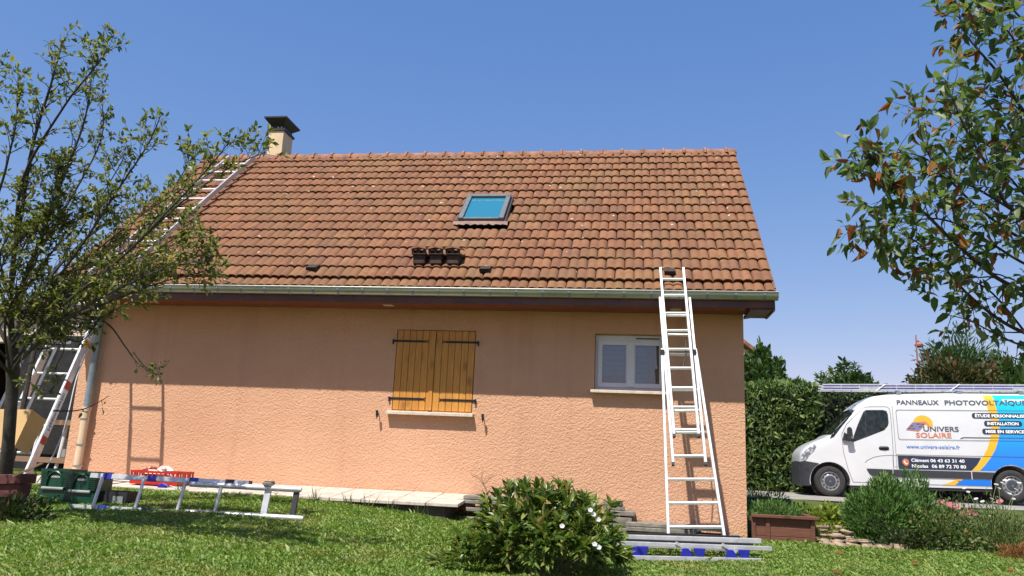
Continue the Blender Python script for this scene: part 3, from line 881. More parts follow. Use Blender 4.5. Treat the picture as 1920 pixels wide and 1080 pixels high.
def cat_vent(X, Y):
    s = slope_s(Y); b = MB()
    A_ = [roofp(X-0.072, s-0.045, 0.070), roofp(X+0.072, s-0.045, 0.070), roofp(X+0.072, s-0.04, 0.118), roofp(X-0.072, s-0.04, 0.118)]
    b.prism(A_, roofp(0, s+0.13, 0.02)-roofp(0, s-0.04, 0.07))
    o = b.build('tile_vent', M['cowl'], house)
    b = MB(); b.prism([roofp(X-0.06, s-0.047, 0.068), roofp(X+0.06, s-0.047, 0.068), roofp(X+0.06, s-0.043, 0.106), roofp(X-0.06, s-0.043, 0.106)], roofp(0, 0.012, 0)-roofp(0, 0, 0)); b.build('opening', M['black'], o)
for (X, Y) in ((-5.956, -0.43), (-3.474, -0.43), (-0.994, -0.45)): cat_vent(X, Y)

# chimney
cx, cy = -8.565, 3.42
ch = MB().span(cx-0.155, cx+0.155, cy-0.22, cy+0.22, 5.4, 6.72).build('chimney', M['chimney'], house, bevel=0.006)
MB().span(cx-0.18, cx+0.18, cy-0.245, cy+0.245, 6.72, 6.765).build('collar', M['capmetal'], ch)
MB().span(cx-0.14, cx+0.14, cy-0.20, cy+0.20, 6.765, 6.87).build('throat', M['black'], ch)
for (dx, dy) in ((-0.10, -0.21), (0.03, -0.21), (0.10, -0.21)):
    b = MB(); b.lathe([(0.0, -0.02), (0.016, -0.015), (0.016, 0.01)], (cx+dx, cy+dy, 6.79), 'y', 8); b.build('bolt', M['zinc'], ch)
vs = [(cx-0.15, cy-0.21, 6.85), (cx+0.15, cy-0.21, 6.85), (cx+0.15, cy+0.21, 6.85), (cx-0.15, cy+0.21, 6.85), (cx-0.235, cy-0.34, 6.955), (cx+0.235, cy-0.34, 6.955), (cx+0.235, cy+0.34, 6.955), (cx-0.235, cy+0.34, 6.955), (cx-0.235, cy-0.34, 6.985), (cx+0.235, cy-0.34, 6.985), (cx+0.235, cy+0.34, 6.985), (cx-0.235, cy+0.34, 6.985)]
b = MB(); b.add(vs, [(3, 2, 1, 0), (0, 1, 5, 4), (1, 2, 6, 5), (2, 3, 7, 6), (3, 0, 4, 7), (4, 5, 9, 8), (5, 6, 10, 9), (6, 7, 11, 10), (7, 4, 8, 11), (8, 9, 10, 11)])
b.build('cowl', M['capmetal'], ch)

# paved path at the foot of the wall
path = thing('path', 'pale concrete slab path along the foot of the wall', 'path', (-6.6, -0.5, -0.1), kind='structure')
b = MB(); b.prism([(-9.75, -0.004, -0.02), (-9.75, -0.93, -0.118), (-9.75, -0.93, -0.40), (-9.75, -0.004, -0.40)], (6.02, 0, 0)); b.build('path_bed', M['mortar'], path)
x = -9.75; k = 0
while x < -3.75:
    for j, (ya, yb) in enumerate(((-0.01, -0.485), (-0.495, -1.0))):
        za, zb = -0.002+0.085*ya+random.uniform(-.003, .003), -0.002+0.085*yb+random.uniform(-.003, .003)
        b = MB(); b.prism([(x+0.006, ya, za), (x+0.408, ya, za), (x+0.408, yb, zb), (x+0.006, yb, zb)], (0, 0, -0.04))
        b.build('slab', M['slab'], path, bevel=0.004)
    x += 0.413; k += 1

# slabs stacked by the wall
def slab_stack(name, label, rows):
    o = thing(name, label, 'slabs', (rows[0][0], rows[0][1], rows[0][2]))
    for (cx, cy, cz, sx, sy, sz, rz) in rows:
        b = MB(); b.box((cx, cy, cz), (sx, sy, sz), Matrix.Rotation(rz, 3, 'Z')); b.build('slab', M['slabold'], o, bevel=0.006)
    return o
slab_stack('slab_stack', 'weathered slabs stacked at the end of the pale path behind the shrub',
           [(-3.38, -0.42, -0.30, 0.42, 0.4, 0.09, 0.1), (-3.40, -0.40, -0.165, 0.30, 0.36, 0.05, 0), (-3.36, -0.38, -0.072, 0.62, 0.42, 0.045, 0.03), (-3.30, -0.36, -0.020, 0.56, 0.42, 0.045, -0.04), (-2.95, -0.45, -0.33, 0.45, 0.4, 0.06, -0.05)])
slab_stack('slab_stack', 'grey slabs piled against the wall behind the white ladder',
           [(-1.25, -0.24, -0.40, 0.5, 0.36, 0.08, 0.05), (-0.72, -0.26, -0.39, 0.35, 0.36, 0.09, 0), (-1.10, -0.26, -0.305, 0.86, 0.38, 0.05, 0.02), (-1.12, -0.24, -0.252, 0.82, 0.38, 0.045, -0.015), (-0.55, -0.24, -0.262, 0.46, 0.36, 0.045, 0.03), (-0.27, -0.24, -0.36, 0.28, 0.32, 0.07, 0.04), (-0.8, -0.26, -0.34, 0.9, 0.36, 0.03, 0)])
slab_stack('slab_stack', 'narrow dark slabs stacked against the wall just right of the shrub',
           [(-1.62, -0.16, -0.36, 0.32, 0.28, 0.10, 0), (-1.60, -0.14, -0.245, 0.28, 0.25, 0.12, 0.05), (-1.58, -0.14, -0.135, 0.34, 0.25, 0.06, 0), (-1.68, -0.12, -0.075, 0.26, 0.22, 0.05, 0.08), (-1.70, -0.12, -0.02, 0.24, 0.22, 0.05, -0.05)])

# ================================================================== LADDERS AND TOOLS
def text_mesh(txt, size, bold=0.0, spacing=1.0, align='LEFT'):
    cu = bpy.data.curves.new('lettering', 'FONT'); cu.body = txt; cu.size = size; cu.offset = bold; cu.space_character = spacing
    cu.align_x = align; cu.resolution_u = 3
    o = bpy.data.objects.new('lettering', cu); C.objects.link(o)
    dg = bpy.context.evaluated_depsgraph_get(); dg.update()
    me = bpy.data.meshes.new_from_object(o.evaluated_get(dg))
    vs = [Vector(v.co) for v in me.vertices]; fs = [tuple(p.vertices) for p in me.polygons]
    bpy.data.objects.remove(o); bpy.data.curves.remove(cu); bpy.data.meshes.remove(me)
    return vs, fs
def fit_text(txt, x0, x1, h, bold=0.0):
    """flat letters filling x0..x1, capitals h high"""
    vs, fs = text_mesh(txt, 1.0, bold)
    a = min(v.x for v in vs); b = max(v.x for v in vs)
    cap, _ = text_mesh('H', 1.0, bold); hh = max(v.y for v in cap)-min(v.y for v in cap)
    b0 = min(v.y for v in cap)
    return [(x0+(v.x-a)/(b-a)*(x1-x0), (v.y-b0)*h/hh) for v in vs], fs

# --- the white extension ladder leaning on the gutter
def lean(Y0, Z0, phi):
    d = Vector((0, math.cos(phi), math.sin(phi)))
    return lambda t, x, off=0.0: Vector((x, Y0, Z0)) + d*t + Vector((0, -math.sin(phi), math.cos(phi)))*off
PHI = R(72.5)
LB = lean(-1.62, -0.44, PHI)
lad = thing('extension_ladder', 'white aluminium three-section ladder leaning on the gutter beside the white window', 'ladder', (-0.85, -1.62, -0.44))
def rail(name, p0, p1, w=0.031, h=0.062, mat=None, parent=lad, ref=(0, -1, 0.3)):
    b = MB(); b.beam(p0, p1, w, h, ref); return b.build(name, mat or M['aluwhite'], parent, bevel=0.004)
def hit(x, y, off=0.0):
    """where the line of sight meets the ladder's plane"""
    n = Vector((0, -math.sin(PHI), math.cos(PHI))); p0 = LB(0, 0, off)
    d = Vector(fw + rt*(x-960)/F + up*(540-y)/F); c = Vector(CAM)
    k = ((p0-c).dot(n))/d.dot(n)
    return c+d*k
def ext(a, b, z):
    k = (z-a.z)/(b.z-a.z); return a+(b-a)*k
secs = {  # section: rail end points in the photograph, offset of its plane, rung pixels
    'base': ((1253, 1000), (1241, 655), (1357, 1000), (1304, 655), 0.0, (988, 943, 899)),
    'middle': ((1262, 868), (1236, 543), (1323, 868), (1291, 541), 0.0, (855, 811, 770, 731)),
    'top': ((1264, 815), (1238, 503), (1310, 815), (1281, 503), 0.07, (806, 764, 727, 690, 655, 620, 587, 554, 524))}
rails = []
for nm, (a, b_, c, d, off, rung) in secs.items():
    A_, B_, C_, D_ = hit(*a, off), hit(*b_, off), hit(*c, off), hit(*d, off)
    if nm == 'base':
        A_ = ext(B_, A_, -0.43); C_ = ext(D_, C_, -0.43)
    o1 = rail('rail', A_, B_); o2 = rail('rail', C_, D_); rails.append((o1, o2))
    if nm != 'base':
        for q in (A_, C_):
            b = MB(); dd = (B_-A_).normalized(); b.beam(q-dd*0.03, q, 0.03, 0.066, (0, -1, 0.3)); b.build('end_cap', M['darkrubber'], lad)
    for y in rung:
        def onrail(P, Q):
            best = None
            for k in np.linspace(-0.1, 1.1, 400):
                X = P+(Q-P)*float(k); v = np.array(X)-CAM; yy = 540-F*(v@up)/(v@fw)
                if best is None or abs(yy-y) < best[0]: best = (abs(yy-y), X)
            return best[1]
        b = MB(); b.beam(onrail(A_, B_), onrail(C_, D_), 0.032, 0.032, (0, -0.3, 1)); b.build('rung', M['aluwhite'], lad, bevel=0.005)
    for k in range(1, 8):
        if nm == 'middle' and k > 4:
            z = B_.z-0.26*(k-4)*1.0-0.1
            b = MB(); b.beam(ext(A_, B_, z), ext(C_, D_, z), 0.03, 0.03, (0, -0.3, 1)); b.build('rung', M['aluwhite'], lad, bevel=0.005)
b = MB(); P = hit(1285, 640); Q = hit(1283, 690); b.tube([P+Vector((0, -0.05, 0)), (P+Q)/2+Vector((0.01, -0.06, 0)), Q+Vector((-0.02, -0.05, 0))], 0.009, 6); b.build('strap', M['darkrubber'], lad)
b = MB(); P = hit(1242, 660, 0.03); b.box(P, (0.05, 0.05, 0.06)); b.build('guide_bracket', M['darkrubber'], lad)
b = MB(); P = hit(1301, 660, 0.03); b.box(P, (0.05, 0.05, 0.06)); b.build('guide_bracket', M['darkrubber'], lad)

# --- the ladder hoist running up to the ridge on the far side of the tree
hoist = thing('ladder_hoist', 'aluminium ladder hoist bent over the eaves up to the ridge behind the fruit tree', 'hoist', (-8.86, -2.1, -0.2))
HX = (-9.13, -8.62)
bend = (-1.02, 2.60)
foot = (-2.02, 0.02)
topp = (2.55, 2.60+3.57*0.926)
for x in HX:
    b = MB(); b.beam((x, foot[0], foot[1]), (x, bend[0], bend[1]), 0.034, 0.11, (0, -1, 0.4)); b.build('rail', M['aluwhite'], hoist, bevel=0.004)
    b = MB(); b.beam((x, bend[0]+0.008, bend[1]+0.02), (x, topp[0], topp[1]), 0.030, 0.085, (0, -1, 1)); b.build('rail', M['alu'], hoist, bevel=0.004)
    b = MB(); b.beam((x+0.0, foot[0]-0.11, foot[1]-0.26), (x, foot[0]+0.02, foot[1]+0.03), 0.026, 0.06, (0, -1, 0.4)); b.build('foot', M['alu'], hoist)
ln = math.hypot(bend[0]-foot[0], bend[1]-foot[1])
k = 0.3
while k < ln-0.1:
    y = foot[0]+(bend[0]-foot[0])*k/ln; z = foot[1]+(bend[1]-foot[1])*k/ln
    b = MB(); b.tube([(HX[0], y, z), (HX[1], y, z)], 0.016, 8); b.build('rung', M['aluwhite'], hoist, smooth=True); k += 0.36
ln2 = math.hypot(topp[0]-bend[0], topp[1]-bend[1]); k = 0.12
while k < ln2-0.05:
    y = bend[0]+(topp[0]-bend[0])*k/ln2; z = bend[1]+(topp[1]-bend[1])*k/ln2
    b = MB(); b.tube([(HX[0], y, z), (HX[1], y, z)], 0.016, 8); b.build('rung', M['aluwhite'], hoist, smooth=True); k += 0.40
def on_rail(u, side=0.0, xo=0.019):
    """u metres up the lower right rail, side across it; on its outer face"""
    d = Vector((0, bend[0]-foot[0], bend[1]-foot[1])).normalized(); s = Vector((0, -d.z, d.y))
    return Vector((HX[1]+xo, foot[0], foot[1])) + d*u + s*side
def rail_patch(name, u0, u1, s0, s1, mat):
    b = MB(); b.prism([on_rail(u0, s0), on_rail(u1, s0), on_rail(u1, s1), on_rail(u0, s1)], (0.002, 0, 0)); b.build(name, mat, hoist)
rail_patch('sticker', 1.16, 1.27, -0.045, 0.045, M['redprint']); rail_patch('sticker', 0.42, 0.52, -0.045, 0.045, M['redprint'])
rail_patch('sticker', 0.54, 1.14, -0.045, 0.045, M['white']); rail_patch('sticker', 1.78, 1.88, -0.045, 0.045, M['yellowprint']); rail_patch('sticker', 1.89, 2.42, -0.045, 0.045, M['white'])
for (u0, u1) in ((0.60, 1.10), (1.92, 2.38)):
    vs, fs = fit_text('Haemmerlin', 0, u1-u0, 0.05, 0.012)
    b = MB(); b.add([on_rail(u0+x_, -y_+0.022, 0.0225) for (x_, y_) in vs], fs); b.build('lettering', M['textgrey'], hoist, fixn=False)
b = MB(); b.lathe([(0.0, 0), (0.022, 0), (0.022, 0.004)], (0, 0, 0), 'z', 12)
b.v = [tuple(on_rail(1.62, v[1], 0.02+v[2])+Vector((0, 0, v[0]))) for v in b.v]; b.build('bolt', M['white'], hoist)
# carriage: dark frame and timber platform riding low on the rails
def hp(u, x, off): 
    d = Vector((0, bend[0]-foot[0], bend[1]-foot[1])).normalized(); s = Vector((0, -d.z, d.y))
    return Vector((x, foot[0], foot[1])) + d*u + s*off
for x in (-9.30, -8.90):
    b = MB(); b.beam(hp(0.55, x, 0.10), hp(1.78, x, 0.10), 0.045, 0.05, (0, -1, 0.4)); b.build('carriage_bar', M['aludark'], hoist)
for u in (0.62, 1.76):
    b = MB(); b.beam(hp(u, -9.36, 0.125), hp(u, -8.70, 0.125), 0.045, 0.05, (0, -1, 0.4)); b.build('carriage_bar', M['aludark'], hoist)
b = MB(); b.beam(hp(0.95, -9.15, 0.10), hp(0.95, -8.98, 0.10), 0.035, 0.03); b.build('carriage_brace', M['greencrate'], hoist)
b = MB(); b.tube([hp(0.35, -8.82, 0.09), hp(0.62, -8.82, 0.09)], 0.03, 10); b.tube([hp(0.37, -8.74, 0.07), hp(0.40, -8.74, 0.12)], 0.04, 12); b.build('winch', M['crategrey'], hoist, smooth=True)
q4 = [at(-70, 766, 8.75), at(60, 768, 8.75), at(27, 838, 8.62), at(-70, 846, 8.62)]
b = MB(); b.prism(q4, (0, 0.025, 0.0)); b.build('platform', M['ply'], hoist)
b = MB(); b.prism([q4[1]+Vector((0.003, 0, 0)), at(87, 788, 9.05), at(52, 852, 8.9), q4[2]+Vector((0.003, 0, 0))], (-0.012, 0.014, -0.004)); b.build('platform_side', M['ply'], hoist)
b = MB(); pts = spline([(-8.60, -1.2, 1.9), (-8.58, -1.45, 1.35), (-8.52, -1.6, 0.8), (-8.55, -1.62, 0.5), (-8.62, -1.7, 0.12), (-8.7, -1.72, -0.05)], 5)
b.tube(pts, 0.008, 6); b.build('cable', M['rope'], hoist, smooth=True)

# --- ladder section lying on its edge on the lawn
lie = thing('roof_ladder', 'silver ladder section with rounded tube end lying on edge on the lawn', 'ladder', (-6.3, -2.4, -0.27))
pl0, pl1 = Vector((-7.64, -2.50, -0.25)), Vector((-4.96, -2.27, -0.262))
ax_ = (pl1-pl0); LL = ax_.length; ax_.normalize()
hv = Vector((-0.02, 0.42, 0.36)).normalized(); hv = (hv-ax_*hv.dot(ax_)).normalized()
tilt = Vector((-0.02, 0.07, 0.345))
def lp(t, h): return pl0 + ax_*t + tilt*h
top_off = 0.33
b = MB(); b.beam(lp(0, 0), lp(1.62, 0), 0.026, 0.055, tilt); b.build('rail', M['alu'], lie, bevel=0.003)
b = MB(); b.beam(lp(0.16, 1), lp(2.0, 1)+Vector((0, 0, -0.0)), 0.026, 0.055, tilt); b.build('rail', M['alu'], lie, bevel=0.003)
b = MB(); b.beam(lp(1.99, 1), lp(2.02, 1), 0.032, 0.06, tilt); b.build('end_cap', M['darkrubber'], lie)
for h, t0, t1 in ((0, 1.34, 2.66), (1, 1.34, 2.60)):
    o_ = Vector((0, -0.03, -0.035 if h else 0.012))
    pts = [lp(t0, h)+o_, lp((t0+t1)/2, h)+o_, lp(t1-0.04, h)+o_, lp(t1, h)+o_]
    b = MB(); b.tube(pts, [0.031, 0.031, 0.031, 0.024], 12); b.build('tube_rail', M['alu'], lie, smooth=True)
for i, t in enumerate((0.30, 0.78, 1.26, 1.68)):
    b = MB(); b.tube([lp(t-0.02, 0.02)+Vector((0, -0.025, 0)), lp(t+0.02, 0.98)+Vector((0, -0.025, 0))], 0.019, 8); b.build('rung', M['alu'], lie, smooth=True)
for t, h in ((0.36, 1), (0.88, 1), (1.36, 1), (1.77, 1), (0.38, 0), (0.88, 0), (1.35, 0)):
    b = MB(); b.beam(lp(t-0.05, h), lp(t+0.05, h), 0.034, 0.064, tilt); b.build('joint_sleeve', M['blue'] if h == 0 or t < 1.6 else M['darkrubber'], lie)
b = MB(); b.beam(lp(2.20, 0.0), lp(2.22, 0.9), 0.07, 0.03, (0, -1, 0)); b.build('hook_plate', M['alu'], lie)
b = MB(); b.beam(lp(2.52, 0.03), lp(2.54, 0.86), 0.06, 0.03, (0, -1, 0)); b.build('spacer', M['darkrubber'], lie)
b = MB(); b.lathe([(0.0, 0.0), (0.06, 0.0), (0.07, 0.010), (0.07, 0.020), (0.06, 0.028), (0.0, 0.028)], lp(2.22, 1)+Vector((0, -0.02, -0.0)), 'z', 18); b.lathe([(0.0, 0.0), (0.05, 0.0), (0.06, 0.010), (0.0, 0.016)], lp(2.22, 1)+Vector((0.01, -0.02, 0.028)), 'z', 18)
b.build('wheel', M['slabold'], lie, smooth=True)

# --- bundle of rails with blue brackets below the white ladder
bun = thing('rail_bundle', 'low stack of aluminium rails with blue brackets on the grass below the ladder', 'rails', (-0.8, -1.9, -0.47))
def gp(x, y, dz): return Vector((x, y, ground(x, y)+dz))
b = MB(); b.beam((-1.46, -2.22, -0.455), (-0.12, -1.86, -0.445), 0.03, 0.045); b.build('rail', M['alu'], bun, bevel=0.003)
b = MB(); b.beam((-1.46, -1.78, -0.37), (-0.18, -1.42, -0.385), 0.03, 0.045); b.build('rail', M['alu'], bun, bevel=0.003)
b = MB(); b.beam((-1.62, -2.18, -0.325), (0.0, -1.75, -0.33), 0.05, 0.042); b.build('rail', M['alu'], bun, bevel=0.003)
b = MB(); b.beam((-1.50, -2.0, -0.275), (-0.09, -1.62, -0.268), 0.06, 0.05); b.build('rail', M['alu'], bun, bevel=0.003)
b = MB(); b.beam((-1.52, -2.06, -0.298), (-0.18, -1.70, -0.302), 0.03, 0.02); b.build('seal', M['darkrubber'], bun)
b = MB(); b.beam((-1.5, -1.9, -0.244), (-0.3, -1.58, -0.24), 0.03, 0.022); b.build('seal', M['darkrubber'], bun)
fr = Vector((1.34, 0.36, 0)).normalized()
for i, (t, flip) in enumerate(((0.15, 0), (0.10, 1), (0.62, 1), (0.76, 0), (1.10, 1), (1.24, 0))):
    c0 = Vector((-1.50, -2.235, -0.395)) + fr*t
    q = [(-0.065, 0.065), (0.065, 0.065), (0.045, -0.035), (-0.02, -0.06), (-0.045, -0.02)] if not flip else [(-0.04, 0.06), (0.02, 0.06), (0.065, -0.01), (0.065, -0.06), (-0.065, -0.06), (-0.06, -0.01)]
    b = MB(); b.prism([c0+fr*a_+Vector((0, 0, z_*0.8)) for (a_, z_) in q], (0.0, 0.03, 0)); b.build('bracket', M['blue'], bun, bevel=0.005)
for t in (0.56, 1.06):
    c0 = Vector((-1.50, -2.20, -0.34)) + fr*t
    b = MB(); b.beam(c0+Vector((-0.05, 0, 0.04)), c0+fr*0.10+Vector((0, 0, -0.03)), 0.03, 0.03); b.build('strut', M['alu'], bun)

# --- crates
red = thing('crate', 'shallow red plastic crate with wrapping inside on the path', 'crate', (-7.72, -0.62, -0.05))
cx, cy, w, d, z0, h = -7.72, -0.62, 0.68, 0.40, -0.052, 0.175
MB().span(cx-w/2, cx+w/2, cy-d/2, cy+d/2, z0, z0+0.012).build('floor', M['redcrate'], red)
for (x0, x1, y0, y1) in ((cx-w/2, cx+w/2, cy-d/2, cy-d/2+0.014), (cx-w/2, cx+w/2, cy+d/2-0.014, cy+d/2), (cx-w/2, cx-w/2+0.014, cy-d/2+0.014, cy+d/2-0.014), (cx+w/2-0.014, cx+w/2, cy-d/2+0.014, cy+d/2-0.014)):
    b = MB(); b.span(x0, x1, y0, y1, z0+0.013, z0+0.05); b.span(x0-0.006 if x1-x0 < .1 else x0, x1+0.006 if x1-x0 < .1 else x1, y0-0.004, y1+0.004, z0+h-0.03, z0+h)
    L_ = max(x1-x0, y1-y0); n = int(L_/0.06)
    for i in range(n+1):
        if x1-x0 > y1-y0: xx = x0+(x1-x0-0.016)*i/n; b.span(xx, xx+0.016, y0+0.001, y1-0.001, z0+0.05, z0+h-0.03)
        else: yy = y0+(y1-y0-0.016)*i/n; b.span(x0+0.001, x1-0.001, yy, yy+0.016, z0+0.05, z0+h-0.03)
    if x1-x0 > y1-y0: b.span(x0, x1, y0+0.003, y1-0.003, z0+0.085, z0+0.10)
    b.build('side', M['redcrate'], red)
def lump(name, c, s, mat, label, cat, seed=0, sub=3, amp=0.25):
    bm = bmesh.new(); bmesh.ops.create_icosphere(bm, subdivisions=sub, radius=1.0)
    r_ = random.Random(seed); ph = [r_.uniform(0, 6) for _ in range(6)]
    for v in bm.verts:
        k = 1+amp*(math.sin(4*v.co.x+ph[0])*math.cos(5*v.co.y+ph[1])+0.5*math.sin(9*v.co.z+ph[2]+4*v.co.x))
        v.co = Vector((v.co.x*s[0], v.co.y*s[1], v.co.z*s[2]))*k + Vector(c)
    me = bpy.data.meshes.new(name); bm.to_mesh(me); bm.free()
    return tag(link_mesh(name, me, mat), label, cat)
lump('plastic_wrap', (cx+0.02, cy+0.02, z0+0.16), (0.09, 0.08, 0.075), M['plastic_clear'], 'crumpled clear plastic wrap sticking out of the red crate', 'wrap', 3, 3, 0.4)
lump('sack', (cx-0.19, cy+0.03, z0+0.15), (0.12, 0.10, 0.06), M['maroon'], 'dark maroon sack folded in the red crate', 'sack', 5, 3, 0.3)
b = MB(); b.prism([(cx-0.22, cy-0.10, z0+0.13), (cx+0.05, cy-0.10, z0+0.135), (cx-0.22, cy+0.02, z0+0.22)], (0.01, 0.02, 0.0)); tag(b.build('cardboard', M['cream']), 'pale pink cardboard flap lying in the red crate', 'cardboard')

def green_crate(cx, cy, z0, label, sc_=1.0):
    g = thing('tool_case', label, 'tool case', (cx, cy, z0), 'green tool cases')
    w, d, h = 0.37*sc_, 0.30*sc_, 0.34*sc_
    b = MB(); b.prism([(cx-w/2+0.01, cy-d/2+0.006, z0), (cx+w/2-0.01, cy-d/2+0.006, z0), (cx+w/2, cy-d/2, z0+h), (cx-w/2, cy-d/2, z0+h)], (0, 0.012, 0)); 
    b.span(cx-w/2, cx-w/2+0.012, cy-d/2+0.02, cy+d/2-0.012, z0, z0+h); b.span(cx+w/2-0.012, cx+w/2, cy-d/2+0.02, cy+d/2-0.012, z0, z0+h); b.span(cx-w/2, cx+w/2, cy+d/2-0.011, cy+d/2, z0, z0+h); b.span(cx-w/2+0.013, cx+w/2-0.013, cy-d/2+0.02, cy+d/2-0.012, z0, z0+0.012)
    b.build('shell', M['greencrate'], g)
    for s in (-1, 1):
        for i in range(8):
            zz = z0+h*(0.42+0.068*i)
            b = MB(); xa = cx+s*(w/2-0.045); b.span(xa-0.04, xa+0.04, cy-d/2-0.014, cy-d/2+0.002, zz, zz+0.012); b.build('rib', M['greencrate'], g)
    n = 12; pts = []
    for k in range(n+1):
        a = math.pi*k/n; pts.append((cx-0.10*math.cos(a), cy-d/2-0.010, z0+h*0.42+0.17*math.sin(a)**0.7))
    b = MB(); b.tube(pts, 0.012, 6); b.build('hand_hold', M['greencrate'], g, smooth=True)
    b = MB(); b.tube([(cx-0.14, cy-d/2-0.02, z0+h*0.36), (cx+0.14, cy-d/2-0.02, z0+h*0.36)], 0.018, 8); b.build('handle', M['crategrey'], g, smooth=True)
    b = MB(); b.span(cx-w/2-0.006, cx+w/2+0.006, cy-d/2-0.012, cy-d/2+0.004, z0+h-0.022, z0+h); b.build('rim', M['greencrate'], g)
    MB().span(cx-w/2-0.002, cx+w/2+0.002, cy-d/2-0.01, cy-d/2+0.004, z0, z0+0.10).build('skirt', M['greencrate'], g)
    vs, fs = fit_text('BOSCH', cx-0.055, cx+0.055, 0.02, 0.02); b = MB(); b.add([(x_, cy-d/2-0.003, z0+h*0.72+z_) for (x_, z_) in vs], fs); b.build('lettering', M['white'], g, fixn=False)
    return g
green_crate(-8.12, -2.02, -0.205, 'green plastic tool case beside the foot of the hoist')
green_crate(-7.72, -2.10, -0.22, 'green plastic tool case behind the end of the lying ladder')
tb = thing('crate', 'low black plastic tray on the grass right of the green crates', 'crate', (-7.35, -2.0, -0.23))
b = MB(); b.span(-7.56, -7.20, -2.14, -2.12, -0.235, -0.085); b.span(-7.56, -7.20, -1.88, -1.86, -0.235, -0.085); b.span(-7.56, -7.545, -2.119, -1.881, -0.235, -0.085); b.span(-7.215, -7.20, -2.119, -1.881, -0.235, -0.085); b.span(-7.54, -7.22, -2.119, -1.881, -0.235, -0.22); b.build('shell', M['darkrubber'], tb)
MB().span(-7.37, -7.245, -2.152, -2.142, -0.215, -0.135).build('handle_panel', M['crategrey'], tb)
b = MB(); pts = spline([(-7.45, -0.86, -0.055), (-7.3, -0.95, -0.06), (-7.05, -0.90, -0.06), (-7.0, -0.75, -0.05), (-7.2, -0.66, -0.045)], 6); b.tube(pts, 0.006, 6); tag(b.build('cable', M['rope']), 'thin pale cable curled on the path beside the red crate', 'cable')
b = MB(); b.prism([(-7.60, -0.93, -0.075), (-7.48, -0.93, -0.075), (-7.43, -0.93, -0.05), (-7.52, -0.93, -0.02), (-7.58, -0.93, -0.045)], (0.0, 0.05, 0.0)); tag(b.build('blue_tool', M['blue'], bevel=0.008), 'small blue plastic tool lying on the path near the red crate', 'tool')

# pots and planter trough by the tree
tA, tB = at(-70, 893, 8.2), at(40, 888, 8.2)
pot = thing('trough', 'long red brown planting trough at the foot of the fruit tree', 'planter', (tA.x, tA.y, -0.33))
b = MB(); b.prism([tA, tB, tB-Vector((0, 0, 0.10)), tA-Vector((0, 0, 0.10))], (0.03, 0.20, 0.0)); b.build('band', M['terracotta'], pot, bevel=0.006)
b = MB(); b.prism([tA+Vector((0.03, 0.03, -0.105)), tB+Vector((-0.03, 0.03, -0.105)), Vector((tB.x-0.06, tB.y+0.03, -0.33)), Vector((tA.x+0.05, tA.y+0.03, -0.33))], (0.03, 0.15, 0.0)); b.build('body', M['terracotta'], pot)
b = MB(); b.beam(at(25, 893, 7.85), at(80, 868, 7.9), 0.03, 0.02); tag(b.build('stick', M['lumber']), 'weathered stick resting on the red brown trough', 'stick')
b = MB(); b.lathe([(0.0, 0), (0.10, 0), (0.14, 0.2), (0.155, 0.2), (0.155, 0.235), (0.135, 0.235), (0.12, 0.19), (0.0, 0.18)], Vector((tB.x-0.06, tB.y-0.10, -0.31)), 'z', 18); tag(b.build('flower_pot', M['terracotta'], smooth=True), 'dark terracotta pot with pale rim in front of the trough', 'pot')
b = MB(); b.tube([(-8.62, -2.35, -0.25), (-8.60, -2.3, 0.4), (-8.62, -2.25, 1.2), (-8.64, -2.2, 1.75)], [0.036, 0.034, 0.03, 0.026], 8); tag(b.build('tree_stake', M['bark2'], smooth=True), 'thin dark stake standing beside the fruit tree trunk', 'stake')

# ================================================================== BEHIND, LEFT: open garage with clutter
gar = thing('garage', 'open garage with beige header and dark interior left of the house', 'garage', (-13.0, 4.0, -0.05))
MB().span(-15.7, -10.35, 2.96, 3.08, 2.28, 2.86).build('header', M['cream'], gar)
for i in range(5): MB().span(-15.7, -10.35, 2.945, 2.957, 2.30+i*0.11, 2.39+i*0.11).build('slat', M['sill'], gar)
MB().span(-15.7, -10.0, 6.2, 6.35, -0.1, 2.9).build('back_wall', M['darktimber'], gar)
MB().span(-16.0, -15.72, 2.96, 6.35, -0.1, 2.9).build('side_wall', M['darktimber'], gar)
MB().span(-10.33, -10.05, 2.96, 6.15, -0.1, 2.9).build('side_wall', M['darktimber'], gar)
MB().span(-16.2, -9.9, 2.75, 6.6, 2.91, 3.02).build('roof', M['darktimber'], gar)
MB().span(-15.7, -10.35, 3.1, 6.18, -0.06, -0.02).build('floor', M['mortar'], gar)
wb = thing('workbench', 'rough timber workbench with pale tube legs behind the hoist', 'workbench', (-10.6, 0.9, 0.0))
MB().span(-11.6, -10.0, 0.6, 1.3, 0.70, 0.78).build('top', M['lumber'], wb)
MB().span(-11.6, -10.0, 0.62, 0.70, 0.12, 0.20).build('shelf', M['lumber'], wb)
for x in (-11.4, -10.75, -10.3):
    b = MB(); b.tube([(x, 0.66, -0.04), (x+0.02, 0.74, 0.70)], 0.028, 8); b.build('leg', M['pvc'], wb, smooth=True)
MB().span(-10.36, -10.16, 0.8, 0.95, 0.205, 0.5).build('tool_box', M['crategrey'], wb)
tag(MB().span(-12.2, -9.95, 1.6, 1.66, -0.05, 2.25).build('shade_backdrop', M['backdrop']), 'flat black screen standing behind the workbench', 'backdrop')  # black sheet put in for the dark area behind the bench

# ================================================================== THE VAN
VROT = -R(3.5)
van = thing('delivery_van', 'white panel van with blue and yellow advertising wrap parked on the driveway', 'van', (3.279, 9.496, -0.045), rot=(0, -R(1.2), VROT))
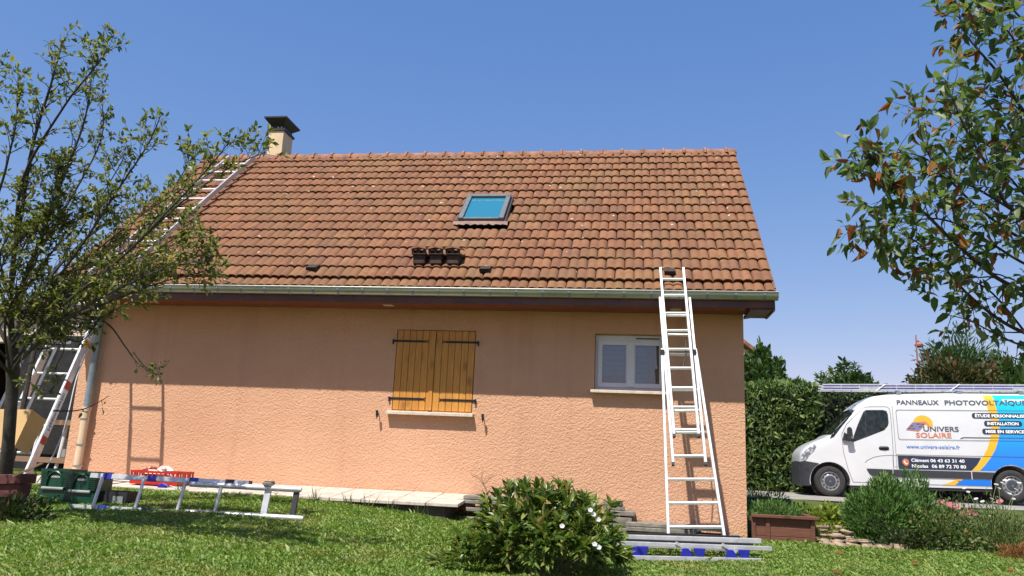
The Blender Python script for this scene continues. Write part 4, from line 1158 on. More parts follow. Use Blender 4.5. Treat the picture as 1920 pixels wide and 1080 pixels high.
# local axes: x back along the van from the front wheel, y across (0 = near side), z up
VW = 2.02
def nose(x, k=0.76): return x if x > -0.2 else -0.2+(x+0.2)*k
def interp(x, tab):
    for (a, va), (b_, vb) in zip(tab, tab[1:]):
        if x <= b_:
            k = max(0, (x-a)/(b_-a)); return va+(vb-va)*k
    return tab[-1][1]
TOP = [(-0.775, 0.93), (-0.74, 1.02), (-0.62, 1.13), (-0.45, 1.225), (-0.25, 1.30), (-0.02, 1.385), (0.06, 1.44), (0.22, 1.62), (0.45, 1.86), (0.66, 2.07), (0.80, 2.20), (0.98, 2.32), (1.14, 2.395), (1.4, 2.435), (1.86, 2.46), (2.8, 2.48), (4.6, 2.47), (4.85, 2.42), (4.92, 2.34)]
HALF = [(-0.775, 0.74), (-0.74, 0.82), (-0.68, 0.885), (-0.58, 0.93), (-0.4, 0.965), (-0.1, 0.985), (0.3, 1.0), (1.0, 1.01), (4.7, 1.01), (4.92, 0.985)]
TOP = [(nose(a), b_) for (a, b_) in TOP]; HALF = [(nose(a), b_) for (a, b_) in HALF]
def side_y(x, z):
    """half width of the bodywork at (x, z)"""
    w = interp(x, HALF); zt = interp(x, TOP)
    y = w*(1-0.012*max(0, (0.75-z)/0.5)**2)
    if z > 1.15: y -= 0.10*((z-1.15)/1.3)**1.5
    r = 0.20 if x > 0.6 else 0.16
    if z > zt-r:
        k = min(1, (z-(zt-r))/r); y -= r*(1-math.sqrt(max(0, 1-k*k)))
    return y
xs = [-0.775, -0.74, -0.68, -0.62, -0.52, -0.42, -0.32, -0.2, -0.1, -0.02, 0.06, 0.14, 0.22, 0.34, 0.45, 0.56, 0.66, 0.73, 0.80, 0.89, 0.98, 1.06, 1.14, 1.27, 1.4, 1.62, 1.86, 2.3, 2.8, 3.3, 3.8, 4.3, 4.6, 4.75, 4.85, 4.92]
xs = [nose(x) for x in xs]
def section(x, zb=0.27, off=0.0, zcap=None):
    zt = interp(x, TOP) if zcap is None else zcap
    r = 0.20 if x > 0.6 else 0.16
    pts = []
    zz = [zb+(zt-r-zb)*k/7 for k in range(8)] + [zt-r+r*math.sin(math.pi/2*k/6) for k in range(1, 6)]
    for z in zz: pts.append((side_y(x, z)+off, z))
    pts += [((side_y(x, zt-0.0005*r)+off)*0.8, zt+0.004), ((side_y(x, zt-0.0005*r)+off)*0.4, zt+0.014), (0, zt+0.018)]
    full = [(-y, z) for (y, z) in pts] + [(y, z) for (y, z) in reversed(pts[:-1])]
    return [(x, 1.01+y, z) for (y, z) in full]
def loft(secs):
    b = MB(); n = len(secs[0]); vs = [p for s in secs for p in s]; fs = []
    for i in range(len(secs)-1):
        for k in range(n):
            k2 = (k+1) % n
            fs.append((i*n+k, (i+1)*n+k, (i+1)*n+k2, i*n+k2))
    fs.append(tuple(range(n))); fs.append(tuple((len(secs)-1)*n+k for k in range(n-1, -1, -1)))
    b.add(vs, fs); return b
WBX = 3.935; WR = 0.352
def carve(o, cutters):
    for c in cutters:
        md = o.modifiers.new('cut', 'BOOLEAN'); md.operation = 'DIFFERENCE'; md.object = c; md.solver = 'EXACT'
    dg = bpy.context.evaluated_depsgraph_get(); dg.update()
    me = bpy.data.meshes.new_from_object(o.evaluated_get(dg))
    o.modifiers.clear(); old = o.data; o.data = me
    me.polygons.foreach_set('use_smooth', [True]*len(me.polygons))
    try: me.set_sharp_from_angle(angle=R(32))
    except Exception: pass
    for c in cutters: bpy.data.objects.remove(c)
body = loft([section(x) for x in xs]).build('body', M['vanpaint'], None, world=False)
cut = []
for x in (0.0, WBX):
    b = MB(); b.lathe([(0.0, -0.2), (0.445, -0.2), (0.445, 0.34), (0.0, 0.34)], (x, 0, 0.36), 'y', 40); cut.append(b.build('cutter', M['darkrubber'], None))
    b = MB(); b.lathe([(0.0, -0.34), (0.445, -0.34), (0.445, 0.2), (0.0, 0.2)], (x, 2.02, 0.36), 'y', 40); cut.append(b.build('cutter', M['darkrubber'], None))
carve(body, cut); body.parent = van
for x in (0.0, WBX):
    for y in (0.30, 1.72):
        b = MB(); b.lathe([(0.02, -0.003 if y < 1 else 0.003), (0.43, -0.003 if y < 1 else 0.003)], (x, y, 0.36), 'y', 32); b.build('arch_liner', M['darkrubber'], van, world=False, fixn=False)
bump = loft([section(nose(x), 0.235, 0.014, interp(x, [(-0.80, 0.62), (-0.775, 0.80), (-0.68, 0.825), (-0.2, 0.765)])) for x in (-0.80, -0.775, -0.74, -0.68, -0.58, -0.45, -0.33, -0.25)])
bo = bump.build('bumper', M['bumper'], None, world=False)
b = MB(); b.lathe([(0.0, -0.2), (0.462, -0.2), (0.462, 2.4), (0.0, 2.4)], (0, 0, 0.36), 'y', 40); carve(bo, [b.build('cutter', M['darkrubber'], None)]); bo.parent = van
MB().span(0.44, 3.50, 0.03, 1.99, 0.20, 0.275).build('underbody', M['darkrubber'], van, world=False)

def sidepatch(name, poly, mat, off=0.004, parent=van, res=0.06, depth=0.0):
    """a panel, pane or print following the near side of the bodywork"""
    bm = bmesh.new()
    vs = [bm.verts.new((x, 0, z)) for (x, z) in poly]
    bm.faces.new(vs)
    x0, x1 = min(p[0] for p in poly), max(p[0] for p in poly); z0, z1 = min(p[1] for p in poly), max(p[1] for p in poly)
    for k in range(1, int((x1-x0)/max(res*2, 0.03))+1):
        g = list(bm.verts)+list(bm.edges)+list(bm.faces)
        bmesh.ops.bisect_plane(bm, geom=g, plane_co=(x0+k*max(res*2, 0.03), 0, 0), plane_no=(1, 0, 0))
    for k in range(1, int((z1-z0)/res)+1):
        g = list(bm.verts)+list(bm.edges)+list(bm.faces)
        bmesh.ops.bisect_plane(bm, geom=g, plane_co=(0, 0, z0+k*res), plane_no=(0, 0, 1))
    bmesh.ops.triangulate(bm, faces=bm.faces)
    for v in bm.verts: v.co.y = 1.01-side_y(v.co.x, v.co.z)-off
    me = bpy.data.meshes.new(name); bm.to_mesh(me); bm.free()
    me.polygons.foreach_set('use_smooth', [True]*len(me.polygons))
    return link_mesh(name, me, mat, parent, False)
def sideline(name, pts, w, mat, off=0.003, closed=False):
    """a thin gap or moulding drawn along the side"""
    out = []
    if closed: pts = pts+[pts[0]]
    for (a, b_) in zip(pts, pts[1:]):
        n = max(1, int(math.dist(a, b_)/0.05))
        for k in range(n): out.append((a[0]+(b_[0]-a[0])*k/n, a[1]+(b_[1]-a[1])*k/n))
    out.append(pts[-1]); b = MB(); vs = []
    for i, p in enumerate(out):
        q0 = out[max(i-1, 0)]; q1 = out[min(i+1, len(out)-1)]
        dx, dz = q1[0]-q0[0], q1[1]-q0[1]; L = math.hypot(dx, dz) or 1
        nx, nz = -dz/L*w/2, dx/L*w/2
        for s in (-1, 1):
            x, z = p[0]+s*nx, p[1]+s*nz; vs.append((x, 1.01-side_y(x, z)-off, z))
    b.add(vs, [(2*i, 2*i+1, 2*i+3, 2*i+2) for i in range(len(out)-1)])
    return b.build(name, mat, van, world=False, fixn=False)
def sidetext(txt, x0, x1, z, h, mat, bold=0.0, off=0.0085):
    vs, fs = fit_text(txt, x0, x1, h, bold); b = MB()
    b.add([(x, 1.01-side_y(x, z+dz)-off, z+dz) for (x, dz) in vs], fs)
    return b.build('lettering', mat, van, world=False, fixn=False)
def rounded(x0, x1, z0, z1, r, n=5):
    out = []
    for (cx, cz, a0) in ((x1-r, z0+r, -90), (x1-r, z1-r, 0), (x0+r, z1-r, 90), (x0+r, z0+r, 180)):
        for k in range(n+1):
            a = R(a0+90*k/n); out.append((cx+r*math.cos(a), cz+r*math.sin(a)))
    return out

# glass, door, mouldings
winp = [(0.56, 1.285), (0.60, 1.42), (0.72, 1.68), (0.87, 1.985), (0.93, 2.03), (1.28, 2.035), (1.36, 2.01), (1.385, 1.93), (1.385, 1.74), (1.36, 1.66), (1.27, 1.585), (0.9, 1.42)]
sidepatch('window_seal', [(x+(0.016 if x > 1 else -0.016), z+(0.016 if z > 1.65 else -0.014)) for (x, z) in winp], M['darkrubber'], 0.0035)
sidepatch('side_window', winp, M['vanglass'], 0.0065)
sidepatch('quarter_pane_bar', [(0.86, 1.41), (0.885, 1.42), (0.905, 2.02), (0.885, 2.01)], M['darkrubber'], 0.0085)
dl = [(0.51, 0.345), (0.42, 0.62), (0.335, 1.05), (0.325, 1.46), (0.45, 1.70), (0.83, 2.085), (0.95, 2.125), (1.38, 2.13), (1.445, 2.09), (1.46, 1.9), (1.44, 1.0), (1.405, 0.345)]
sideline('door_gap', dl, 0.010, M['gap'], closed=True)
sideline('door_crease', [(0.80, 0.80), (0.86, 0.86), (1.0, 0.93), (1.15, 0.965), (1.43, 0.99)], 0.012, M['gap'], 0.002)
sideline('panel_gap', [(1.49, 0.32), (1.50, 1.0), (1.51, 2.15)], 0.008, M['gap'])
sideline('panel_gap', rounded(1.585, 4.85, 1.36, 2.055, 0.05), 0.010, M['gap'], 0.0095, True)
sideline('panel_gap', [(1.50, 1.005), (4.85, 0.995)], 0.010, M['gap'], 0.0095)
sideline('slide_rail', [(2.93, 1.40), (3.0, 1.425), (4.85, 1.43)], 0.016, M['gap'], 0.0095)
sideline('panel_gap', [(1.40, 0.34), (3.50, 0.325)], 0.010, M['gap'], 0.0095)
sideline('fuel_flap', rounded(1.42, 1.53, 0.72, 0.98, 0.02), 0.006, M['gap'], 0.003, True)
sidepatch('side_moulding', [(0.82, 0.668), (1.395, 0.657), (1.385, 0.488), (0.95, 0.50), (0.88, 0.55)], M['bumper'], 0.016)
sidepatch('side_moulding', [(1.41, 0.657), (3.08, 0.648), (3.08, 0.485), (1.40, 0.487)], M['bumper'], 0.016)
sidepatch('side_moulding', [(3.10, 0.648), (3.60, 0.642), (3.52, 0.545), (3.505, 0.484), (3.10, 0.485)], M['bumper'], 0.016)
# windscreen
b = MB(); vs = []; X = [0.075, 0.14, 0.22, 0.34, 0.45, 0.56, 0.655]
for x in X:
    w = side_y(x, interp(x, TOP)-0.10)-0.05; zt = interp(x, TOP)+0.016
    for s in (-1, -0.75, -0.4, 0, 0.4, 0.75, 1): vs.append((x-0.006, 1.01+w*s, zt+0.012*(1-s*s)-0.02*s**6))
b.add(vs, [(i*7+k, i*7+k+1, (i+1)*7+k+1, (i+1)*7+k) for i in range(len(X)-1) for k in range(6)]); b.build('windscreen', M['vanglass'], van, smooth=True, world=False)
sidepatch('windscreen_edge', [(0.05, 1.35), (0.12, 1.49), (0.3, 1.67), (0.64, 2.03), (0.70, 2.075), (0.62, 1.975), (0.3, 1.60), (0.14, 1.40)], M['vanglass'], 0.010, res=0.03)
# head lamp, mirror, handle
sidepatch('headlight', [(nose(a, 0.80), b_) for (a, b_) in [(-0.715, 0.835), (-0.705, 0.95), (-0.60, 1.06), (-0.43, 1.175), (-0.29, 1.235), (-0.285, 1.17), (-0.38, 1.05), (-0.50, 0.96), (-0.61, 0.835)]], M['lens'], 0.012, res=0.03)
sidepatch('indicator_slot', [(-0.55, 0.58), (-0.545, 0.66), (-0.46, 0.66), (-0.46, 0.58)], M['darkrubber'], 0.020, res=0.04)
b = MB(); b.prism([(0.40, -0.16, 1.30), (0.55, -0.16, 1.30), (0.53, -0.16, 1.60), (0.47, -0.16, 1.64), (0.42, -0.16, 1.60)], (0.02, 0.11, 0)); b.build('mirror', M['darkrubber'], van, bevel=0.02, world=False)
b = MB(); b.prism([(0.33, -0.05, 1.32), (0.48, -0.05, 1.30), (0.50, -0.05, 1.42), (0.38, -0.05, 1.50)], (0, 0.09, 0.01)); b.build('mirror_base', M['darkrubber'], van, world=False)
b = MB(); b.lathe([(0, -0.006), (0.03, -0.004), (0.03, 0.0)], (0.53, -0.162, 1.38), 'y', 10); b.build('mirror_lamp', M['lens'], van, world=False)
sidepatch('handle_recess', rounded(1.13, 1.355, 1.10, 1.19, 0.04), M['darkrubber'], 0.006)
b = MB(); b.tube([(1.135, -0.012, 1.155), (1.24, -0.030, 1.165), (1.35, -0.012, 1.155)], 0.018, 8); b.build('door_handle', M['bumper'], van, smooth=True, world=False)
# wheels
def wheel(x, y0):
    s = -1
    w = thing('wheel', None, None, (x, y0, WR)); w.parent = van
    b = MB(); b.lathe([(0.215, 0.0), (0.245, -0.012), (0.30, -0.018), (0.335, -0.006), (WR, 0.03), (WR+0.002, 0.10), (WR, 0.175), (0.33, 0.21), (0.21, 0.21)], (0, 0, 0), 'y', 40); b.build('tyre', M['tyre'], w, smooth=True, world=False)
    b = MB(); b.lathe([(0.222, 0.004), (0.212, -0.006), (0.20, 0.012), (0.19, 0.035), (0.155, 0.02), (0.14, -0.002), (0.02, -0.004)], (0, 0, 0), 'y', 40); b.build('rim', M['rim'], w, smooth=True, world=False)
    for k in range(12):
        a = 2*math.pi*k/12; b = MB(); b.lathe([(0.0, 0.0), (0.017, 0.001), (0.017, 0.004)], (0.172*math.cos(a), 0.016, 0.172*math.sin(a)), 'y', 8); b.build('vent_hole', M['darkrubber'], w, world=False)
    b = MB(); b.lathe([(0.0, -0.010), (0.10, -0.009), (0.125, -0.004), (0.13, 0.003)], (0, 0, 0), 'y', 28); b.build('hub_cap', M['hub'], w, smooth=True, world=False)
    b = MB()
    for sg in (-1, 1):
        b.prism([(0, -0.014, 0.034), (sg*0.022, -0.014, 0.0), (0, -0.014, -0.034), (sg*0.009, -0.014, 0.0)], (0, 0.004, 0))
    b.build('emblem', M['rim'], w, world=False)
wheel(0.0, 0.035); wheel(WBX, 0.035); wheel(0.0, 1.775); wheel(WBX, 1.775)

# wrap: blue rear, yellow swoosh
YL = [(3.535, 2.42), (3.575, 2.25), (3.605, 2.05), (3.62, 1.85), (3.61, 1.62), (3.565, 1.40), (3.47, 1.16), (3.35, 0.96), (3.22, 0.79), (3.105, 0.672)]
YR = [(3.735, 2.42), (3.765, 2.25), (3.785, 2.05), (3.795, 1.85), (3.785, 1.62), (3.74, 1.40), (3.645, 1.16), (3.52, 0.96), (3.385, 0.79), (3.27, 0.672)]
sidepatch('blue_print', YR[:-1]+[(3.275, 0.672), (3.60, 0.672), (3.70, 0.755), (3.82, 0.805), (3.935, 0.825), (4.05, 0.805), (4.17, 0.755), (4.27, 0.672), (4.86, 0.672), (4.86, 2.36), (4.6, 2.42)], M['bluewrap'], 0.005, res=0.12)
sidepatch('yellow_print', YL+list(reversed(YR)), M['yellowwrap'], 0.0055, res=0.06)
sidepatch('blue_print', [(2.72, 0.335), (2.80, 0.40), (2.915, 0.475), (3.49, 0.475), (3.485, 0.335)], M['bluewrap'], 0.005)
sidepatch('yellow_print', [(2.44, 0.335), (2.60, 0.385), (2.79, 0.475), (2.912, 0.475), (2.80, 0.40), (2.715, 0.335)], M['yellowwrap'], 0.0055)
sidepatch('navy_panel', [(1.535, 0.985), (3.325, 0.965), (3.22, 0.80), (3.095, 0.675), (1.535, 0.675)], M['navy'], 0.007)
sidetext('PANNEAUX', 1.625, 2.555, 2.182, 0.112, M['textgrey'], 0.022, 0.0095)
sidetext('PHOTOVOLTAÏQUES', 2.68, 4.52, 2.182, 0.112, M['textgrey'], 0.022, 0.0095)
for (x0, x1, z0, z1) in ((3.235, 4.50, 1.872, 1.998), (3.475, 4.275, 1.69, 1.82), (3.415, 4.40, 1.507, 1.637)):
    sidepatch('label_bar', rounded(x0, x1, z0, z1, 0.055), M['navy'], 0.0085)
sidetext('ÉTUDE PERSONNALISÉE', 3.30, 4.43, 1.897, 0.072, M['white'], 0.035, 0.012)
sidetext('INSTALLATION', 3.54, 4.20, 1.719, 0.072, M['white'], 0.035, 0.012)
sidetext('MISE EN SERVICE', 3.485, 4.30, 1.536, 0.072, M['white'], 0.035, 0.012)
sidetext('UNIVERS', 2.148, 2.915, 1.556, 0.115, M['textgrey'], 0.018)
sidetext('SOLAIRE', 1.975, 2.742, 1.408, 0.115, M['textorange'], 0.018)
sidetext('www.univers-solaire.fr', 1.74, 2.90, 1.156, 0.085, M['textblue'], 0.012)
sidetext('Clément', 1.82, 2.205, 0.845, 0.075, M['white'], 0.02, 0.012)
sidetext('06 43 63 31 40', 2.235, 2.965, 0.845, 0.075, M['white'], 0.02, 0.012)
sidetext('Nicolas', 1.825, 2.175, 0.715, 0.075, M['white'], 0.02, 0.012)
sidetext('06 89 72 70 80', 2.255, 2.985, 0.715, 0.075, M['white'], 0.02, 0.012)
# emblem: sun over a roof of cells
circ = [(2.155+0.215*math.cos(a), 1.735+0.195*math.sin(a)) for a in np.linspace(-0.35, math.pi, 22)]
sidepatch('sun_emblem', circ+[(1.95, 1.72), (2.08, 1.68), (2.2, 1.73), (2.31, 1.62)], M['sunlogo'], 0.006)
sidepatch('roof_emblem', [(1.765, 1.585), (2.045, 1.555), (2.215, 1.735), (2.30, 1.655), (2.325, 1.675), (2.215, 1.785), (1.925, 1.765)], M['textorange'], 0.0075)
for i in range(3):
    for j in range(3):
        def cp(u, v): return (1.775+0.275*u+0.165*v*1.0, 1.60+0.0*u+0.165*v-0.025*u)
        u0, u1, v0, v1 = i/3+0.02, (i+1)/3-0.03, j/3+0.03, (j+1)/3-0.04
        sidepatch('emblem_cell', [cp(u0, v0), cp(u1, v0), cp(u1, v1), cp(u0, v1)], M['textblue'] if (i+j) % 3 == 2 else M['logoblue'], 0.0095)
sidepatch('phone_badge', [(1.695+0.075*math.cos(a), 0.83+0.085*math.sin(a)) for a in np.linspace(0, 2*math.pi, 18)[:-1]], M['textorange'], 0.010)
sideline('phone_symbol', [(1.672, 0.868), (1.668, 0.835), (1.70, 0.795), (1.73, 0.80)], 0.022, M['white'], 0.013)
# rack feet
for x in (1.72, 3.06, 4.4):
    for y in (0.22, 1.80):
        MB().span(x-0.05, x+0.05, y-0.03, y+0.03, 2.40, 2.50).build('rack_foot', M['zincdull'], van, world=False)
    MB().span(x-0.03, x+0.03, 0.20, 1.82, 2.502, 2.53).build('rack_bar', M['zincdull'], van, world=False)

# the load on the roof
Lo = thing('ladder_load', 'long aluminium ladder sections with blue inserts strapped on the van roof', 'ladder', van.location, rot=tuple(van.rotation_euler))
for j, y in enumerate((0.26, 0.62)):
    for i, z in enumerate((2.535, 2.598, 2.66)):
        MB().span(-0.06+0.03*i*(1 if j == 0 else 0.4), 4.9, y, y+0.05, z, z+0.034).build('rail', M['alu'], Lo, world=False, bevel=0.004)
    for z in (2.571, 2.634):
        x = 0.02
        while x < 4.7:
            MB().span(x, x+0.40, y+0.004, y+0.044, z, z+0.025).build('blue_insert', M['blue'] if random.random() < 0.85 else M['alu'], Lo, world=False); x += 0.425
x = 0.3
while x < 4.8:
    b = MB(); b.tube([(x, 0.30, 2.612), (x, 0.65, 2.612)], 0.016, 8); b.build('rung', M['alu'], Lo, smooth=True, world=False); x += 0.42
for x in (1.35, 3.0):
    b = MB(); b.tube([(x-0.12, 0.245, 2.53), (x+0.10, 0.245, 2.69), (x+0.12, 0.66, 2.70)], 0.010, 6); b.build('strap', M['white'], Lo, world=False)

# ================================================================== TREES
def unit(v):
    v = np.asarray(v, float); return v/(np.linalg.norm(v)+1e-9)

def grow_tree(root, limbs, leaf_len, twig_n, twig_len, leaf_per, bark, updraft=0.6, spread=0.9, petiole=0.02, leafw=0.5, droop=0.0, seed=1, start=0.25, barename='branch'):
    """limbs: (points, r0, r1, leafiness). Returns leaf arrays; every limb is a part, its side shoots are joined to it."""
    rg = np.random.default_rng(seed)
    P, D, N, L = [], [], [], []
    for (pts, r0, r1, dens) in limbs:
        sp = spline(pts, 6); n = len(sp)
        rad = [r0+(r1-r0)*(i/(n-1))**0.8 for i in range(n)]
        b = MB(); b.tube(sp, rad, 7)
        total = sum(np.linalg.norm(sp[i+1]-sp[i]) for i in range(n-1))
        cnt = int(total*twig_n*dens)
        for _ in range(cnt):
            u = rg.uniform(start, 1.0)**0.85; i = min(int(u*(n-1)), n-2)
            base = sp[i]+(sp[i+1]-sp[i])*rg.random(); tan = unit(sp[i+1]-sp[i])
            d = unit(tan*0.55 + rg.normal(size=3)*spread*0.6 + np.array([0, 0, updraft*rg.uniform(0.2, 1.2)]))
            ln = twig_len*rg.uniform(0.4, 1.25); q = [base]
            for k in range(4):
                d = unit(d + rg.normal(size=3)*0.16 + np.array([0, 0, 0.10*updraft-droop])); q.append(q[-1]+d*ln/4)
            rr = max(0.0028, min(rad[i]*0.5, 0.009)); b.tube(q, [rr, rr*0.8, rr*0.65, rr*0.5, rr*0.35], 4, cap=False)
            m_ = max(2, int(leaf_per*ln/twig_len*rg.uniform(0.6, 1.3)))
            for _ in range(m_):
                v = rg.uniform(0.25, 1.0)**0.6; j = min(int(v*4), 3); p = q[j]+(q[j+1]-q[j])*(v*4-j)
                td = unit(q[j+1]-q[j])
                ld = unit(td*0.5 + rg.normal(size=3)*0.75 + np.array([0, 0, 0.15-droop*2.5]))
                P.append(p+ld*petiole); D.append(ld); N.append(unit(rg.normal(size=3)*0.6+np.array([0, 0, 1.0]))); L.append(leaf_len*rg.uniform(0.6, 1.25))
        b.build(barename, bark, root, smooth=True, fixn=False)
    return np.array(P), np.array(D), np.array(N), np.array(L)

def limb(*pd): return [at(x, y, d) for (x, y, d) in pd]

# --- fruit tree on the left
ft = thing('fruit_tree', 'sparse fruit tree with upright twiggy crown in front of the hoist', 'tree', (-9.15, -2.75, -0.29))
tb0 = at(6, 935, 8.35)
trunk = [tb0, at(14, 850, 8.25), at(20, 770, 8.25), at(24, 700, 8.25), at(22, 630, 8.2)]
b = MB(); b.tube(spline(trunk, 5), [0.08, 0.072, 0.068, 0.066, 0.064, 0.062, 0.061, 0.06, 0.06, 0.06, 0.06, 0.06, 0.06, 0.06, 0.06, 0.066, 0.063, 0.06, 0.055, 0.05, 0.045][:len(spline(trunk, 5))], 12); b.build('trunk', M['bark'], ft, smooth=True)
limbs = [
    (limb((22, 640, 8.2), (22, 520, 8.0), (40, 400, 7.9), (62, 270, 7.8), (95, 160, 7.7), (118, 75, 7.7)), 0.0341, 0.0060, 1.10),
    (limb((22, 660, 8.2), (-35, 540, 8.3), (-60, 400, 8.4), (-30, 240, 8.4), (-5, 130, 8.3)), 0.0240, 0.0060, 0.80),
    (limb((30, 560, 8.1), (75, 450, 7.7), (120, 330, 7.5), (160, 220, 7.4), (175, 110, 7.4)), 0.0217, 0.0045, 1.00),
    (limb((28, 450, 7.9), (45, 330, 7.6), (120, 200, 7.3), (175, 130, 7.2), (200, 95, 7.2)), 0.0186, 0.0037, 0.90),
    (limb((22, 640, 8.2), (80, 560, 7.6), (160, 450, 7.1), (225, 350, 6.9), (275, 275, 6.8), (300, 220, 6.8)), 0.0180, 0.0037, 1.00),
    (limb((24, 680, 8.25), (110, 580, 7.4), (220, 490, 6.9), (320, 390, 6.7), (395, 310, 6.7), (430, 265, 6.7)), 0.0180, 0.0037, 0.60),
    (limb((100, 580, 7.5), (230, 480, 7.0), (340, 380, 7.0), (430, 315, 7.0), (500, 285, 7.0)), 0.0120, 0.0030, 0.55),
    (limb((24, 690, 8.25), (110, 610, 7.5), (215, 545, 7.0), (320, 500, 6.8), (395, 490, 6.8)), 0.0180, 0.0037, 1.30),
    (limb((120, 600, 7.4), (220, 560, 7.2), (300, 530, 7.1), (400, 505, 7.1)), 0.0149, 0.0030, 1.74),
    (limb((26, 620, 8.2), (110, 500, 8.6), (200, 420, 8.8), (290, 400, 8.8), (360, 430, 8.8)), 0.0217, 0.0037, 1.89),
    (limb((22, 600, 8.1), (70, 480, 8.6), (140, 360, 8.7), (190, 260, 8.7), (190, 180, 8.7)), 0.0186, 0.0037, 0.90),
    (limb((20, 600, 8.1), (-20, 450, 7.4), (10, 320, 7.1), (30, 230, 7.1), (35, 150, 7.1)), 0.0186, 0.0037, 0.80),
    (limb((40, 600, 8.0), (100, 520, 8.3), (170, 500, 8.2), (260, 450, 8.1), (340, 330, 8.1), (355, 290, 8.1)), 0.0174, 0.0030, 1.74),
    (limb((20, 650, 8.2), (60, 560, 8.6), (120, 480, 9.0), (230, 300, 9.0), (195, 330, 9.0)), 0.0149, 0.0030, 1.00),
    (limb((20, 700, 8.2), (-40, 640, 7.8), (-100, 560, 7.6), (-160, 430, 7.6)), 0.0240, 0.0060, 1.00),
    (limb((22, 660, 8.2), (80, 620, 8.0), (150, 640, 7.9), (190, 590, 7.9)), 0.0136, 0.0030, 2.32),
    (limb((22, 640, 8.2), (70, 600, 7.8), (120, 560, 7.6), (200, 520, 7.6), (270, 545, 7.6)), 0.0136, 0.0030, 2.17),
    (limb((20, 700, 8.2), (10, 600, 7.7), (50, 520, 7.5), (90, 430, 7.5), (140, 420, 7.5)), 0.0149, 0.0030, 2.03),
    (limb((24, 640, 8.2), (60, 590, 8.0), (120, 540, 7.9), (190, 470, 7.9), (240, 440, 7.9)), 0.0160, 0.003, 2.17),
    (limb((24, 650, 8.2), (90, 610, 8.3), (150, 560, 8.4), (210, 540, 8.4), (270, 490, 8.4)), 0.0160, 0.003, 2.17),
    (limb((22, 600, 8.1), (50, 540, 7.8), (100, 470, 7.7), (150, 410, 7.7), (230, 400, 7.7)), 0.0160, 0.003, 2.03),
    (limb((20, 680, 8.2), (-10, 640, 8.0), (20, 590, 7.7), (60, 620, 7.6), (110, 630, 7.6)), 0.0140, 0.003, 2.46),
    (limb((20, 700, 8.2), (50, 660, 8.0), (100, 650, 7.9), (150, 610, 7.9)), 0.0120, 0.003, 2.46),
    (limb((20, 560, 8.1), (0, 480, 7.9), (30, 420, 7.8), (50, 350, 7.8)), 0.0140, 0.003, 2.03),
    (limb((130, 560, 7.5), (220, 500, 7.4), (300, 470, 7.4), (370, 440, 7.4)), 0.0090, 0.003, 1.30),
    (limb((180, 470, 7.1), (270, 400, 7.1), (350, 350, 7.1), (440, 300, 7.1)), 0.0080, 0.003, 0.70),
    (limb((20, 560, 8.1), (40, 470, 7.6), (90, 400, 7.4), (110, 320, 7.4)), 0.0120, 0.003, 2.61),
    (limb((20, 620, 8.1), (-10, 540, 7.6), (30, 460, 7.4), (70, 430, 7.4)), 0.0120, 0.003, 2.90),
    (limb((22, 650, 8.2), (60, 600, 7.6), (110, 560, 7.4), (170, 560, 7.4)), 0.0120, 0.003, 2.90),
]
P, D, N, L = grow_tree(ft, limbs, 0.058, 17, 0.25, 11, M['bark'], updraft=0.75, spread=0.9, petiole=0.012, seed=4, start=0.22)
P2, D2, N2, L2 = grow_tree(ft, [
    (limb((165, 590, 7.6), (205, 610, 7.6), (235, 650, 7.6), (262, 685, 7.6), (292, 700, 7.6)), 0.011, 0.003, 0.75),
    (limb((100, 770, 8.0), (140, 770, 8.0), (170, 762, 8.0), (205, 742, 8.0)), 0.009, 0.003, 0.45),
    (limb((230, 540, 7.5), (300, 500, 7.5), (380, 515, 7.5), (415, 515, 7.5)), 0.009, 0.003, 0.9),
    (limb((120, 590, 7.6), (170, 600, 7.5), (210, 585, 7.5), (255, 560, 7.5)), 0.009, 0.003, 1.6),
    (limb((90, 620, 7.8), (120, 650, 7.7), (105, 690, 7.7), (110, 720, 7.7)), 0.008, 0.003, 1.4),
    (limb((60, 630, 7.8), (40, 680, 7.7), (60, 720, 7.7), (95, 735, 7.7)), 0.008, 0.003, 1.2),
    (limb((250, 660, 7.6), (275, 690, 7.6), (300, 690, 7.6)), 0.006, 0.003, 1.8)], 0.055, 12, 0.10, 5, M['bark'], updraft=-0.1, seed=9, start=0.4)
P = np.vstack([P, P2]); D = np.vstack([D, D2]); N = np.vstack([N, N2]); L = np.concatenate([L, L2])
split_leaves('leaf', P, D, N, L, L*0.5, M['leaf_pear'], ft, 200, 'crown')

